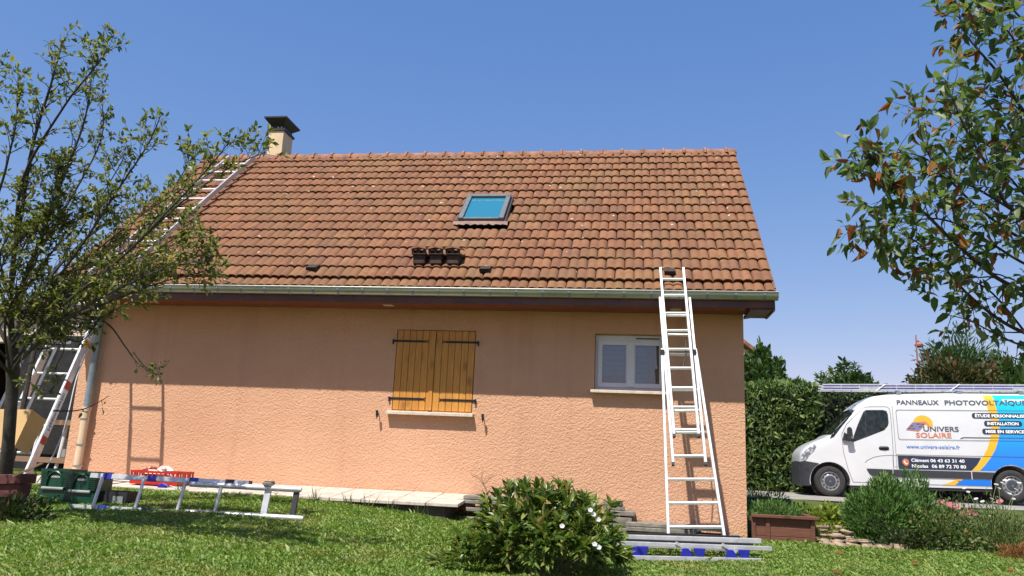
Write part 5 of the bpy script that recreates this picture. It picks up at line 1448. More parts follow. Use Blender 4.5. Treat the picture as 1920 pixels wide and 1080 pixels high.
# --- tree hanging into the picture on the right; its trunk stands outside the frame
rtree = thing('cherry_tree', 'leafy tree with drooping green and withered brown leaves reaching in from the right edge', 'tree', at(2330, 1500, 5.4))
rb = at(2330, 1500, 5.4)
b = MB(); tr_ = [Vector((rb.x, rb.y, -0.75)), Vector((rb.x-0.02, rb.y, 0.3)), at(2290, 700, 5.4), at(2270, 520, 5.4), at(2240, 330, 5.4), at(2200, 60, 5.4)]
sp = spline(tr_, 4); b.tube(sp, [0.14-0.09*i/(len(sp)-1) for i in range(len(sp))], 12); b.build('trunk', M['bark2'], rtree, smooth=True)
limbs = [
    (limb((2285, 680, 5.4), (2080, 655, 5.3), (1924, 625, 5.2), (1824, 560, 5.1), (1752, 480, 5.0), (1698, 440, 5.0)), 0.0210, 0.0032, 1.0),
    (limb((2275, 600, 5.4), (2060, 560, 5.3), (1908, 540, 5.0), (1807, 470, 4.8), (1723, 390, 4.7), (1638, 330, 4.7), (1628, 270, 4.7)), 0.0210, 0.0032, 1.1),
    (limb((2265, 520, 5.4), (2080, 480, 5.5), (1924, 450, 5.6), (1824, 380, 5.6), (1740, 300, 5.5), (1678, 285, 5.5)), 0.0192, 0.0032, 1.25),
    (limb((2260, 470, 5.4), (2060, 430, 5.0), (1908, 400, 4.8), (1857, 320, 4.7), (1807, 235, 4.6), (1773, 150, 4.6)), 0.0192, 0.0032, 1.1),
    (limb((2240, 330, 5.4), (2060, 290, 5.3), (1941, 230, 5.2), (1874, 140, 5.1), (1815, 70, 5.1), (1798, 30, 5.1)), 0.0180, 0.0032, 0.9),
    (limb((2240, 360, 5.4), (2050, 350, 5.6), (1933, 300, 5.7), (1849, 190, 5.8), (1807, 175, 5.8)), 0.0156, 0.0032, 1.0),
    (limb((2210, 120, 5.4), (2040, 80, 5.2), (1924, 40, 5.1), (1874, -20, 5.1)), 0.0156, 0.0040, 1.1),
    (limb((2210, 200, 5.4), (2030, 170, 4.9), (1933, 120, 4.8), (1891, 60, 4.7), (1849, 20, 4.7)), 0.0144, 0.0032, 0.9),
    (limb((2060, 540, 5.3), (1933, 500, 5.2), (1832, 440, 5.2), (1756, 410, 5.2), (1648, 425, 5.1), (1608, 425, 5.1)), 0.0120, 0.0024, 1.0),
    (limb((2070, 460, 5.4), (1960, 400, 5.0), (1891, 330, 5.0), (1849, 270, 5.0), (1790, 265, 5.0)), 0.0120, 0.0024, 1.2),
    (limb((2080, 655, 5.3), (1933, 650, 5.0), (1866, 625, 4.9), (1815, 600, 4.9), (1773, 590, 4.9)), 0.0096, 0.0024, 0.35),
    (limb((2060, 430, 5.0), (1980, 350, 5.1), (1924, 250, 5.2), (1908, 180, 5.2)), 0.0120, 0.0032, 1.2),
    (limb((1924, 625, 5.2), (1849, 540, 5.3), (1773, 520, 5.4), (1706, 525, 5.4)), 0.0084, 0.0024, 1.1),
    (limb((1908, 400, 4.8), (1824, 350, 5.1), (1765, 330, 5.2), (1723, 240, 5.2), (1731, 190, 5.2)), 0.0096, 0.0024, 1.1),
    (limb((2270, 560, 5.4), (2400, 500, 5.2), (2520, 420, 5.1), (2600, 350, 5.1)), 0.02, 0.004, 1.0),
    (limb((2250, 400, 5.4), (2380, 330, 5.6), (2480, 240, 5.7), (2520, 160, 5.7)), 0.02, 0.004, 1.0),
    (limb((2200, 80, 5.4), (2180, -60, 5.4), (2120, -180, 5.3), (2080, -260, 5.3)), 0.02, 0.004, 1.0),
    (limb((2210, 160, 5.4), (2330, 60, 5.3), (2400, -60, 5.3)), 0.02, 0.004, 1.0),
]
P, D, N, L = grow_tree(rtree, limbs, 0.084, 16.5, 0.23, 7.5, M['bark2'], updraft=0.05, spread=1.0, petiole=0.022, seed=21, start=0.12, droop=0.09)
rg = np.random.default_rng(5)
brown = rg.random(len(P)) < 0.16
W = L*0.52
split_leaves('leaf', P[~brown], D[~brown], N[~brown], L[~brown]*1.08, W[~brown]*1.08, M['leaf_cherry'], rtree, 240, 'crown', 0.2, 0.28)
Db = D[brown].copy(); Db[:, 2] -= 0.9
split_leaves('withered_leaf', P[brown], Db, rand_dirs(brown.sum()), L[brown], W[brown]*0.8, M['leaf_brown'], rtree, 60, 'withered_crown', 0.42, 0.35)

# ================================================================== FOREGROUND SHRUB
bc = Vector((-2.27, -3.25, ground(-2.27, -3.25)))
shrub = thing('shrub', 'dense leafy green shrub on the lawn in front of the wall', 'shrub', bc)
rg = np.random.default_rng(31)
P, D, N, L = [], [], [], []
for i in range(230):
    a = rg.uniform(0, 2*math.pi); k = math.sqrt(rg.random())
    foot_ = np.array([bc.x+0.22*k*math.cos(a), bc.y+0.2*k*math.sin(a), bc.z])
    el = rg.uniform(0.0, 1.0)
    R_ = 0.83*rg.uniform(0.6, 1.0)
    tip = np.array([bc.x+R_*math.cos(a)*math.cos(el*1.45)*1.0, bc.y+0.72*R_*math.sin(a)*math.cos(el*1.45), bc.z+0.06+0.71*R_/0.8*math.sin(0.12+el*1.4)*rg.uniform(0.86, 1.03)])
    mid_ = (foot_+tip)/2+np.array([0.25*(tip[0]-foot_[0]), 0.25*(tip[1]-foot_[1]), 0.10])
    sp = spline([foot_, mid_, tip], 5)
    if i < 45:
        b = MB(); b.tube(sp, [0.006-0.004*j/(len(sp)-1) for j in range(len(sp))], 5, cap=False); b.build('stem', M['stem'], shrub, smooth=True, fixn=False)
    for j in range(16):
        u = rg.uniform(0.28, 1.0)**0.7; q = min(int(u*(len(sp)-1)), len(sp)-2)
        p = sp[q]+(sp[q+1]-sp[q])*rg.random(); tn = unit(sp[q+1]-sp[q]); out = unit(p-np.array([bc.x, bc.y, bc.z+0.15]))
        d = unit(tn*0.6+rg.normal(size=3)*0.55+out*0.55+np.array([0, 0, 0.18]))
        P.append(p); D.append(d); N.append(unit(rg.normal(size=3)*0.45+np.array([0, 0, 0.9])+out*0.3)); L.append(rg.uniform(0.075, 0.155))
    for j in range(5):   # whorl at the tip
        d = unit(unit(tip-mid_)*0.8+rg.normal(size=3)*0.55+np.array([0, 0, 0.25])); P.append(tip); D.append(d); N.append(unit(rg.normal(size=3)*0.4+np.array([0, 0, 1]))); L.append(rg.uniform(0.08, 0.14))
P, D, N, L = map(np.array, (P, D, N, L))
split_leaves('leaf', P, D, N, L, L*0.38, M['leaf_bush'], shrub, 300, 'foliage', 0.22, 0.22)
# fine feathery weed growing through it
c = at(1105, 990, 7.05)
n = 700; q = rg.normal(size=(n, 3))*np.array([0.10, 0.06, 0.12])+np.array(c)
leaves('fine_weed', q, rand_dirs(n, 0.8), rand_dirs(n, 0.3), rg.uniform(0.03, 0.06, n), np.full(n, 0.007), M['leaf_lime'], shrub)
# a low clump of leaves left of it
lc = thing('low_plant', 'low spreading leafy plant at the left foot of the large shrub', 'plant', (-2.95, -3.35, ground(-2.95, -3.35)))
n = 420; a = rg.uniform(0, 6.28, n); k = np.sqrt(rg.random(n))
q = np.stack([-2.93+0.36*k*np.cos(a), -3.4+0.25*k*np.sin(a), np.full(n, ground(-2.95, -3.35))+rg.uniform(0.02, 0.26, n)*(1.05-k)], 1)
d = np.stack([np.cos(a), np.sin(a), rg.uniform(0.0, 0.9, n)], 1)
split_leaves('leaf', q, d, rand_dirs(n, 1.6), rg.uniform(0.06, 0.13, n), rg.uniform(0.02, 0.045, n), M['leaf_bush'], lc, 60, 'foliage')
# white bindweed flowers
def flower(name, c, r, mat, parent, up_=(0, -0.6, 0.8), cone=0.5, seg=10):
    u_ = Vector(up_).normalized(); s = u_.orthogonal().normalized(); t2 = u_.cross(s)
    vs = [Vector(c)-u_*r*cone]; fs = []
    for k in range(seg):
        a = 2*math.pi*k/seg; rr = r*(1+0.08*math.cos(5*a)); vs.append(Vector(c)+(s*math.cos(a)+t2*math.sin(a))*rr)
    for k in range(seg): fs.append((0, 1+k, 1+(k+1) % seg))
    b = MB(); b.add(vs, fs); return b.build(name, mat, parent, fixn=False)
for (x, y) in ((1107, 953), (1113, 961), (1122, 971), (1054, 983), (1115, 1017), (1123, 1023)):
    flower('white_flower', at(x, y+3, 6.72), 0.022, M['petal'], shrub, (0.1, -0.9, 0.6))

# ================================================================== GARDEN BED, RIGHT
def mound(name, label, cat, c, r, n, ll, lw, mat, zb=0.5, seed=1, group=None, shell=0.55, objs=0, parent=None, jag=0.18):
    """a plant: foliage through an uneven dome standing on the ground at c"""
    rg = np.random.default_rng(seed)
    c = np.array(c, float)
    o = parent or thing(name, label, cat, c, group)
    d = rg.normal(size=(n, 3)); d[:, 2] = np.abs(d[:, 2]); d /= np.linalg.norm(d, axis=1)[:, None]
    ph = rg.uniform(0, 6, 4)
    bumpy = 1+jag*(np.sin(d[:, 0]*5+ph[0])*np.cos(d[:, 2]*6+ph[1])+0.6*np.sin(d[:, 1]*9+d[:, 0]*7+ph[2]))
    k = (shell+(1-shell)*rg.random(n)**0.6)*bumpy
    P = c+d*k[:, None]*np.array(r)
    D = d+rand_dirs(n)*0.75; D[:, 2] += zb
    L = rg.uniform(0.6, 1.3, n)*ll
    if objs: split_leaves('leaf', P, D, rand_dirs(n, 0.7), L, L*lw/ll, mat, o, objs, 'foliage')
    else: leaves('foliage', P, D, rand_dirs(n, 0.7), L, L*lw/ll, mat, o)
    return o
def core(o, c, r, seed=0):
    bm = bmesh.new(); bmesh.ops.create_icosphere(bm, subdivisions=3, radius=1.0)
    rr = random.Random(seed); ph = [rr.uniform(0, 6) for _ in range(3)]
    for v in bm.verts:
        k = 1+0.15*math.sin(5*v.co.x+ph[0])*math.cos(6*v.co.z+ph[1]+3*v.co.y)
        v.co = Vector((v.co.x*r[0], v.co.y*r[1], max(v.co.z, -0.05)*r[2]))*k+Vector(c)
    me = bpy.data.meshes.new('light_blocker'); bm.to_mesh(me); bm.free(); return link_mesh('light_blocker', me, M['core'], o)  # solid dark blob added inside the leaves so no light shows through
def stems(o, base, tips, r0=0.004, mat='stem'):
    for tp in tips:
        b = MB(); m_ = (Vector(base)+Vector(tp))/2+Vector((random.uniform(-.05, .05), random.uniform(-.04, .04), 0.06))
        b.tube(spline([base, m_, tp], 4), r0, 4, cap=False); b.build('stem', M[mat], o, smooth=True, fixn=False)

# timber planter box by the corner
pb = thing('planter_box', 'dark brown timber raised bed at the house corner', 'planter', (0.4, -0.1, -0.4))
x0, x1, y0, y1, z0, z1 = 0.012, 0.76, -0.30, 0.55, -0.42, -0.055
for i in range(3):
    h = (z1-z0-0.035)/3
    MB().span(x0+0.055, x1-0.03, y0+0.012, y0+0.04, z0+i*h+0.002, z0+(i+1)*h-0.002).build('plank', M['planter'], pb, bevel=0.004)
    MB().span(x1-0.028, x1, y0+0.045, y1, z0+i*h+0.002, z0+(i+1)*h-0.002).build('plank', M['planter'], pb, bevel=0.004)
for xx in (x0, x0+0.17): MB().span(xx, xx+0.05, y0-0.006, y0+0.010, z0, z1-0.038).build('post', M['planter'], pb, bevel=0.003)
MB().span(x1-0.045, x1+0.004, y0-0.004, y0+0.042, z0, z1-0.038).build('post', M['planter'], pb, bevel=0.003)
MB().span(x0, x1+0.05, y0-0.045, y0+0.05, z1-0.036, z1).build('cap_board', M['planter'], pb, bevel=0.004)
MB().span(x1-0.04, x1+0.05, y0+0.052, y1, z1-0.036, z1).build('cap_board', M['planter'], pb, bevel=0.004)
MB().span(x0+0.01, x1-0.05, y0+0.06, y1, z1-0.09, z1-0.05).build('soil_fill', M['soil'], pb)
o = mound('shade_plant', 'dark low herb filling the timber planter box in the shade', 'plant', (0.36, 0.12, -0.11), (0.36, 0.3, 0.20), 1600, 0.05, 0.014, M['leaf_feather'], 0.9, 41)
o = mound('herb_clump', 'feathery dark clump behind the timber planter box', 'plant', (0.35, 1.0, -0.16), (0.42, 0.35, 0.36), 1500, 0.06, 0.012, M['leaf_feather'], 0.9, 42)
o = mound('lime_plant', 'bright lime green leafy clump above the dry stones', 'plant', (1.10, 0.42, -0.22), (0.20, 0.2, 0.26), 420, 0.075, 0.042, M['leaf_lime'], 0.3, 43, objs=60)
o = mound('groundcover_plant', 'fresh green ground cover between the planter box and the lime plant', 'plant', (0.88, 0.75, -0.19), (0.30, 0.4, 0.22), 1100, 0.045, 0.022, M['leaf_lime'], 0.5, 44)
o = mound('groundcover_plant', 'small yellow green ground cover spilling over the dry stones', 'plant', (0.98, 0.02, -0.30), (0.26, 0.16, 0.16), 500, 0.04, 0.02, M['leaf_lime'], 0.5, 45)

# dry stones
dsw = thing('dry_stone_edge', 'low dry stone edging of flat brown stones beside the planter box', 'stones', (1.15, -0.15, -0.39))
rs = random.Random(3)
def stone(c, s, rz, seed):
    bm = bmesh.new(); bmesh.ops.create_cube(bm, size=1.0); bmesh.ops.bevel(bm, geom=bm.edges[:], offset=0.22, segments=2, affect='EDGES')
    r2 = random.Random(seed)
    rot = Matrix.Rotation(rz, 3, 'Z') @ Matrix.Rotation(r2.uniform(-.12, .12), 3, 'Y')
    for v in bm.verts:
        v.co += Vector((r2.uniform(-.06, .06), r2.uniform(-.06, .06), r2.uniform(-.07, .07)))
        v.co = rot @ Vector((v.co.x*s[0], v.co.y*s[1], v.co.z*s[2])) + Vector(c)
    me = bpy.data.meshes.new('stone'); bm.to_mesh(me); bm.free(); me.polygons.foreach_set('use_smooth', [True]*len(me.polygons))
    return link_mesh('stone', me, M['stone'], dsw)
sd = 0
for row, (z, x0, x1, y) in enumerate(((-0.375, 0.82, 1.62, -0.26), (-0.325, 0.80, 1.35, -0.17), (-0.275, 0.80, 1.22, -0.10), (-0.225, 0.82, 1.18, -0.04), (-0.18, 0.84, 1.12, 0.02))):
    x = x0
    while x < x1:
        w = rs.uniform(0.09, 0.20) if row else rs.uniform(0.13, 0.22); h = rs.uniform(0.035, 0.055) if row else rs.uniform(0.07, 0.10)
        stone((x+w/2, y+rs.uniform(-.04, .04), z+rs.uniform(-.008, .008)), (w*1.05, rs.uniform(0.13, 0.2), h), rs.uniform(-.2, .2), sd); sd += 1; x += w*0.95
for (x, y, w, h) in ((1.78, -0.22, 0.16, 0.09), (2.2, -0.18, 0.14, 0.07), (1.02, -0.36, 0.24, 0.09)):
    stone((x, y, -0.375), (w, 0.16, h), 0.1, sd); sd += 1

# large feathery clump, rose and border flowers
c = (1.72, 0.32, -0.34)
o = mound('bushy_perennial', 'large feathery dark green mound of foliage in front of the van door', 'shrub', c, (0.52, 0.42, 0.74), 9000, 0.075, 0.017, M['leaf_feather'], 0.7, 51, jag=0.12, shell=0.7)
core(o, c, (0.34, 0.27, 0.48), 3)
mound('foliage', None, None, (2.15, 0.5, -0.36), (0.42, 0.35, 0.78), 4200, 0.07, 0.018, M['leaf_feather'], 0.7, 52, parent=o)
c = (2.30, -0.05, -0.38)
rose = mound('rose_bush', 'rose bush with pink blooms and tangled stems in front of the van', 'rose bush', c, (0.50, 0.34, 0.55), 1700, 0.05, 0.028, M['leaf_dry'], 0.3, 53, shell=0.35, objs=60)
tips = []
for (x, y) in ((1765, 944), (1785, 958), (1790, 950), (1799, 967), (1810, 964), (1822, 962), (1780, 968), (1796, 975), (1775, 948), (1818, 957)):
    p = at(x, y, 10.35); tips.append(p)
    for k in range(6):
        flower('rose_bloom', p+Vector((random.uniform(-.035, .035), random.uniform(-.02, .02), random.uniform(-.025, .025))), random.uniform(0.036, 0.058), M['pink'], rose, (random.uniform(-.6, .6), -0.8, random.uniform(0.2, 0.9)), 0.35, 8)
stems(rose, (2.35, 0.0, -0.36), tips, 0.005)
stems(rose, (2.42, -0.12, -0.38), [at(1700, 960, 10.7), at(1720, 985, 10.6), at(1850, 950, 10.7), at(1690, 1000, 10.6), at(1740, 940, 10.8)], 0.006, 'stem')
for (x, y) in ((1639, 1009), (1846, 973), (1755, 1034)):
    p = at(x, y, 10.55)
    for k in range(2): flower('dark_bloom', p+Vector((0.01*k, 0, 0.012*k)), 0.03, M['redpetal'], rose, (0.2*k, -0.8, 0.6), 0.4, 8)
o = mound('border_plant', 'tangled border plants with white flowers by the rear wheel', 'plant', (2.98, 0.0, -0.40), (0.46, 0.35, 0.60), 2600, 0.06, 0.012, M['leaf_dry'], 0.8, 54, shell=0.3)
mound('foliage', None, None, (3.45, 0.0, -0.40), (0.5, 0.4, 0.62), 1500, 0.06, 0.014, M['leaf_dry'], 0.8, 55, shell=0.3, parent=o)
mound('foliage', None, None, (2.75, 0.55, -0.36), (0.5, 0.3, 0.62), 1300, 0.06, 0.012, M['leaf_dry'], 0.8, 57, shell=0.3, parent=o)
tips = []
for (x, y) in ((1868, 908), (1880, 905), (1873, 915), (1893, 925), (1860, 935), (1872, 932), (1900, 935), (1866, 950), (1905, 980), (1912, 986), (1906, 1002), (1892, 1013), (1858, 968), (1884, 900), (1911, 905), (1905, 917), (1830, 935), (1842, 940), (1815, 922), (1808, 915), (1862, 941)):
    p = at(x, y, 10.6); tips.append(p); flower('white_flower', p, 0.03, M['petal'], o, (random.uniform(-.5, .5), -0.4, 1.0), 0.15, 7)
stems(o, (2.95, 0.0, -0.40), tips[::2], 0.004)
p = at(1875, 941, 10.7); 
for k in range(3): flower('pink_flower', p+Vector((0.015*k-0.015, 0, 0.01*k)), 0.034, M['pink'], o, (0.3*k-.3, -0.8, 0.6), 0.35, 8)
o = mound('low_foliage', 'low dark foliage along the lawn edge under the rose bush', 'plant', (1.95, -0.18, -0.40), (0.55, 0.2, 0.26), 1500, 0.05, 0.02, M['leaf_laurel'], 0.4, 56, shell=0.2)
o = mound('dry_clump', 'brownish dry clump at the lawn edge near the right border', 'plant', (2.95, -0.52, -0.41), (0.28, 0.16, 0.18), 700, 0.05, 0.01, M['leaf_brown'], 0.7, 58, shell=0.2)
# single tall weeds in front of the van
for i, (x, y0_, y1_) in enumerate(((1694, 935, 872), (1733, 925, 893), (1640, 1030, 990))):
    w_ = thing('weed', ('tall thin weed rising before the van door', 'short thin weed rising before the van sill', 'pale weed by the dry stones under the feathery mound')[i], 'weed', at(x, y0_, 10.5))
    stems(w_, at(x, y0_, 10.5), [at(x+2, y1_, 10.5)], 0.004)
    n = 60 if i != 1 else 14; k = rng.random(n); q = np.array([np.array(at(x+2*a, y0_+(y1_-y0_)*a, 10.5)) for a in k])
    leaves('foliage', q, rand_dirs(n, 0.5), rand_dirs(n, 0.4), rng.uniform(0.04, 0.08, n), rng.uniform(0.008, 0.02, n), M['leaf_feather'], w_)

# grass tufts and a dry creeper by the path
for (x, y, lab) in ((590, 934, 'thin grass tuft at the path edge nearest the rounded ladder end'), (655, 936, 'second grass tuft along the path edge from the lying ladder'), (690, 940, 'third grass tuft along the path edge from the lying ladder'), (735, 940, 'fourth grass tuft along the path edge, below the shutters'), (790, 946, 'last grass tuft before the end of the slab path'), (340, 908, 'grass tuft at the path edge beside the red crate')):
    p_ = atY(x, y, -1.06); p_.z = ground(p_.x, p_.y)
    n = 14; q = np.tile(np.array(p_), (n, 1))+rng.normal(size=(n, 3))*np.array([0.035, 0.02, 0]); d_ = rand_dirs(n)*0.45; d_[:, 2] = 1.0
    o = leaves('grass_tuft', q, d_, rand_dirs(n), rng.uniform(0.10, 0.24, n), np.full(n, 0.009), M['leaf_dry'], None, kind=None)
    tag(o, lab, 'grass', 'grass tufts along the path')
cr = thing('dry_creeper', 'thin dry creeper stems on the wall above the shrub', 'creeper', (-3.05, -0.012, 0.0))
for pts in (((915, 925), (905, 905), (895, 893), (882, 886)), ((912, 918), (903, 895), (905, 880)), ((905, 905), (917, 893), (925, 888))):
    b = MB(); b.tube(spline([atY(x, y, -0.015) for (x, y) in pts], 4), 0.0022, 5); b.build('stem', M['stem'], cr, smooth=True, fixn=False)
# fallen leaves on the lawn
for i, (x, y, lab) in enumerate(((1565, 1037, 'pale fallen leaf on the lawn before the dry stones'), (1560, 1074, 'tan fallen leaf at the bottom edge of the lawn'), (1708, 1058, 'brown fallen leaf on the lawn in front of the rose bush'), (1885, 1070, 'long brown fallen leaf on the lawn at the right'), (1845, 1074, 'curled brown fallen leaf beside the longer one at the right'))):
    d = fw + rt*(x-960)/F + up*(540-y)/F
    tt = 5.0
    while True:
        p = CAM+d*tt
        if p[2] < ground(p[0], p[1])+0.03 or tt > 20: break
        tt += 0.02
    v = leaf_arrays([p], [(1, 0.2*(i % 3-1), 0.1)], [(0.2, -0.5, 0.8)], [0.11 if i != 3 else 0.16], [0.05], 0.4, 0.3)
    me = bpy.data.meshes.new('fallen_leaf'); me.from_pydata([tuple(q) for q in v[0]], [], [tuple(q) for q in LF]); tag(link_mesh('fallen_leaf', me, M['leaf_brown']), lab, 'leaf', 'fallen leaves on the lawn')

# leaf litter and weeds under the fruit tree
n = 500; q = np.stack([rng.uniform(-9.7, -7.9, n), rng.uniform(-2.9, -2.2, n), np.zeros(n)], 1); q[:, 2] = [ground(a, b_)+0.03+0.05*rng.random() for a, b_ in q[:, :2]]
lit = leaves('leaf_litter', q, rand_dirs(n, 0.1), rand_dirs(n, 1.0), rng.uniform(0.03, 0.07, n), rng.uniform(0.015, 0.035, n), M['leaf_dry']); tag(lit, 'scattered weeds and litter under the fruit tree', 'litter', kind='stuff')
mound('weed_clump', 'dark shaded weeds at the foot of the red brown trough', 'weeds', (at(25, 940, 8.0).x, at(25, 940, 8.0).y, -0.34), (0.42, 0.22, 0.22), 700, 0.06, 0.03, M['leaf_laurel'], 0.4, 91, shell=0.2)
b = MB(); b.tube([(-8.62, -2.62, -0.24), (-8.3, -2.55, -0.21), (-8.1, -2.50, -0.205)], 0.010, 6); tag(b.build('twig', M['lumber']), 'pale dead twig lying under the fruit tree', 'twig')

# ================================================================== HEDGES AND BACKGROUND
def hedge(name, label, x0, x1, y0, y1, z0, z1, n, ll, lw, mat, seed, wob=0.12, flat=0.6, zb=0.4):
    rg = np.random.default_rng(seed)
    o = thing(name, label, 'hedge', ((x0+x1)/2, (y0+y1)/2, z0))
    MB().span(x0+0.22, x1-0.22, y0+0.25, y1-0.25, z0, z1-0.28).build('light_blocker', M['core'], o)  # dark inner box added to block light through the hedge
    A = [(x1-x0)*(z1-z0), (x1-x0)*(y1-y0), (y1-y0)*(z1-z0), (y1-y0)*(z1-z0)]
    f = rg.choice(4, n, p=np.array(A)/sum(A)); u = rg.random(n); v = rg.random(n)
    P = np.empty((n, 3)); O = np.zeros((n, 3))
    P[:, 0] = x0+(x1-x0)*u; P[:, 1] = y0; P[:, 2] = z0+(z1-z0)*v; O[:] = (0, -1, 0.25)
    k = f == 1; P[k, 1] = y0+(y1-y0)*v[k]; P[k, 2] = z1; O[k] = (0, -0.1, 1)
    k = f == 2; P[k, 0] = x0; P[k, 1] = y0+(y1-y0)*u[k]; O[k] = (-1, 0, 0.25)
    k = f == 3; P[k, 0] = x1; P[k, 1] = y0+(y1-y0)*u[k]; O[k] = (1, 0, 0.25)
    w = np.sin(P[:, 0]*2.9+P[:, 2]*1.7)*0.5+np.sin(P[:, 0]*7.3-P[:, 2]*5.1+P[:, 1]*3)*0.35+np.sin(P[:, 2]*9+P[:, 0]*3)*0.3
    P += O*(w[:, None]*wob) - O*(rg.random(n)[:, None]**2)*0.30 + rg.normal(size=(n, 3))*0.03
    D = O*0.5+rand_dirs(n)*0.8; D[:, 2] += zb
    L = rg.uniform(0.6, 1.35, n)*ll
    leaves('foliage', P, D, O*flat+rand_dirs(n)*0.6, L, L*lw/ll, mat, o)
    return o
hedge('conifer_hedge', 'tall clipped conifer hedge between the house corner and the van nose', -2.5, 3.55, 12.0, 13.8, -0.06, 2.86, 15000, 0.17, 0.06, M['leaf_hedge'], 61, 0.13)
hedge('laurel_hedge', 'dark broadleaf hedge running behind the van', 3.5, 13.5, 12.3, 14.0, -0.06, 2.80, 15000, 0.11, 0.06, M['leaf_laurel'], 62, 0.12)
def bush(name, label, px, py_top, py_bot, half_px, d, n, ll, lw, mat, seed, cat='bush', jag=0.2, shell=0.45, dep=1.2):
    bt = at(px, py_bot, d); tp = at(px, py_top, d); r = half_px*d/F
    o = thing(name, label, cat, (bt.x, bt.y, bt.z))
    mound('x', None, None, (bt.x, bt.y, bt.z), (r, dep, tp.z-bt.z), n, ll, lw, mat, 0.4, seed, parent=o, jag=jag, shell=shell)
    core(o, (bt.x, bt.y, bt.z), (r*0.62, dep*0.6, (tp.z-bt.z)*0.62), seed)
    b = MB(); b.tube([(bt.x, bt.y, -0.1), (bt.x, bt.y, bt.z+0.3)], 0.08, 8); b.build('trunk', M['bark2'], o)
    return o
bush('hazel_tree', 'round green hazel tree rising above the conifer hedge by the house', 1428, 672, 760, 60, 25, 3600, 0.20, 0.13, M['leaf_hazel'], 71, 'tree', 0.22)
for (x, yt, hp, lab) in ((1430, 648, 16, 0),):
    o = bush('hazel_shoot', 'leafy top shoots standing out above the hazel tree', x, yt, 690, hp, 25.2, 320, 0.2, 0.12, M['leaf_hazel'], 72, 'tree', 0.3, 0.1, 0.3)
def conifer(name, label, px, py_top, d, rad_px, seed, mat=M['leaf_hedge'], n=1500):
    rg = np.random.default_rng(seed); tp = at(px, py_top, d); base = Vector((tp.x, tp.y, -0.1)); H = tp.z+0.1
    o = thing(name, label, 'tree', base, 'conifers beyond the hedge')
    b = MB(); b.tube([base, base+Vector((0, 0, H*0.95))], [0.12, 0.02], 7); b.build('trunk', M['bark2'], o)
    u = 1-rg.random(n)**0.6; r = rad_px*d/F*(1-u)**0.75*2.6; r = np.minimum(r, rad_px*d/F*2.2)
    a = rg.uniform(0, 6.28, n); k = rg.random(n)**0.4
    P = np.stack([base.x+r*k*np.cos(a), base.y+r*k*np.sin(a), base.z+H*(0.35+0.65*u)], 1)
    D = np.stack([np.cos(a), np.sin(a), rg.uniform(0.1, 1.2, n)], 1); L = rg.uniform(0.15, 0.34, n)
    leaves('crown', P, D, rand_dirs(n, 0.3), L, L*0.35, mat, o)
conifer('cypress', 'dark slim cypress tip, leftmost of the row beyond the hedge', 1537, 697, 36, 4, 81, n=700)
conifer('cypress', 'dark slim cypress tip, second of the row beyond the hedge', 1548, 695, 36, 4, 82, n=700)
conifer('cypress', 'dark cypress tip, third of the row beside the taller conifers', 1562, 691, 36, 5, 83, n=800)
conifer('spruce_tree', 'tall loose conifer with a pointed top beyond the hedge', 1580, 673, 34, 8, 84, M['leaf_hazel'])
conifer('spruce_tree', 'broader conifer with ragged top right of the pointed one', 1603, 679, 34, 9, 85, M['leaf_hazel'])
bush('light_shrub', 'light green shrub top showing just above the van load', 1600, 705, 745, 45, 26, 1500, 0.18, 0.10, M['leaf_hazel'], 86, 'shrub', 0.2)
bush('russet_bush', 'round russet green bush behind the van roof at the right', 1800, 672, 745, 85, 27, 3800, 0.17, 0.10, M['leaf_red'], 87, 'bush', 0.22)
o = bush('willow_bush', 'wispy light green willow bush standing above the russet bush', 1795, 632, 720, 62, 29, 3200, 0.26, 0.055, M['leaf_hazel'], 88, 'bush', 0.35, 0.2)
bush('green_bush', 'fresh green bush at the far right behind the van roof', 1885, 672, 745, 55, 28, 2600, 0.17, 0.09, M['leaf_hazel'], 89, 'bush', 0.25)
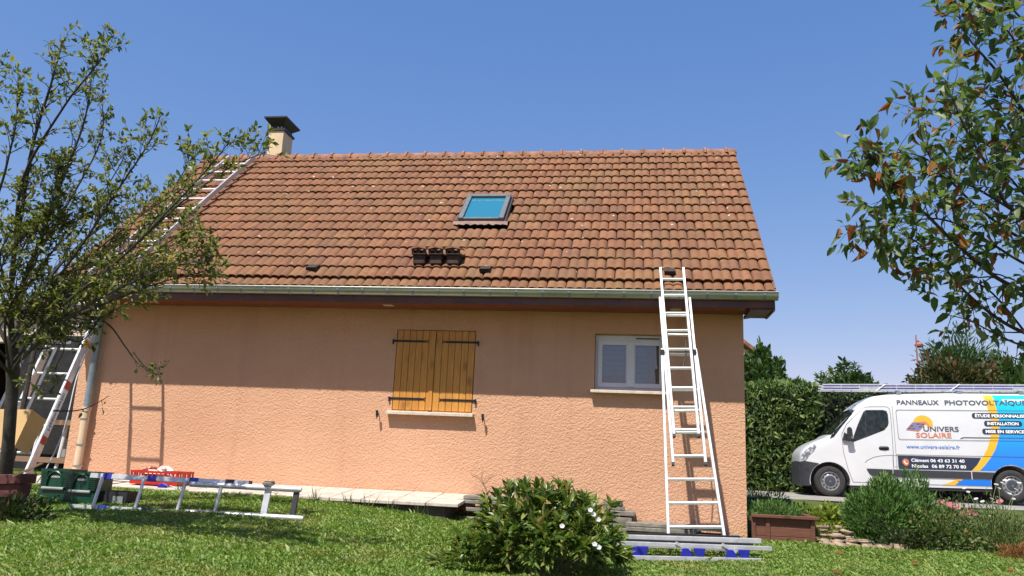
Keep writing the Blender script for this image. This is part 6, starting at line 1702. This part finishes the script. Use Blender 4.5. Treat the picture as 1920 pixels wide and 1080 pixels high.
# street lamp
lt = at(1717, 628, 31); lb = Vector((lt.x, lt.y, -0.1))
lamp = thing('street_lamp', 'faded red street lamp on a slim post beyond the hedge', 'street lamp', lb)
b = MB(); b.tube([lb, lb+Vector((0, 0, (lt.z+0.1)*0.6)), lt], [0.05, 0.04, 0.025], 8); b.build('post', M['lampred'], lamp, smooth=True)
hd = at(1723, 646, 31)
b = MB(); b.tube([at(1718, 648, 31), at(1721, 638, 31), at(1724, 642, 31)], 0.03, 6); b.build('arm', M['lampred'], lamp, smooth=True)
b = MB(); b.lathe([(0.0, 0.10), (0.07, 0.09), (0.16, 0.0), (0.15, -0.07), (0.06, -0.12), (0.0, -0.12)], hd, 'z', 14); b.build('lamp_head', M['lampred'], lamp, smooth=True)
# neighbour's gable just showing past the corner
nb = thing('neighbour_house', 'cream gable and orange roof edge of a house just past the wall corner', 'house', (-2.0, 30, 0))
pa, pb_, pc = at(1340, 596, 41), at(1419, 664, 41), at(1262, 664, 41)
b = MB(); b.add([(pc.x, pa.y, -0.2), (pb_.x-0.25, pa.y, -0.2), (pb_.x-0.25, pa.y, pb_.z-0.25), (pa.x, pa.y, pa.z-0.3), (pc.x, pa.y, pb_.z-0.25)], [(0, 1, 2, 3, 4)]); b.build('wall', M['chimney'], nb, fixn=False)
b = MB(); b.prism([(pa.x, pa.y-0.3, pa.z), (pb_.x, pa.y-0.3, pb_.z), (pb_.x, pa.y-0.3, pb_.z-0.2), (pa.x, pa.y-0.3, pa.z-0.22)], (0, 8, 0)); b.build('roof', M['ridge'], nb)
b = MB(); b.prism([(pa.x, pa.y-0.3, pa.z), (pc.x, pa.y-0.3, pb_.z), (pc.x, pa.y-0.3, pb_.z-0.2), (pa.x, pa.y-0.3, pa.z-0.22)], (0, 8, 0)); b.build('roof', M['ridge'], nb)
# dark hedge behind the garage on the left
hedge('garden_hedge', 'dark hedge behind the open garage at the left edge', -20, -10.2, 7.2, 8.6, -0.06, 3.0, 5000, 0.16, 0.07, M['leaf_laurel'], 63, 0.15)
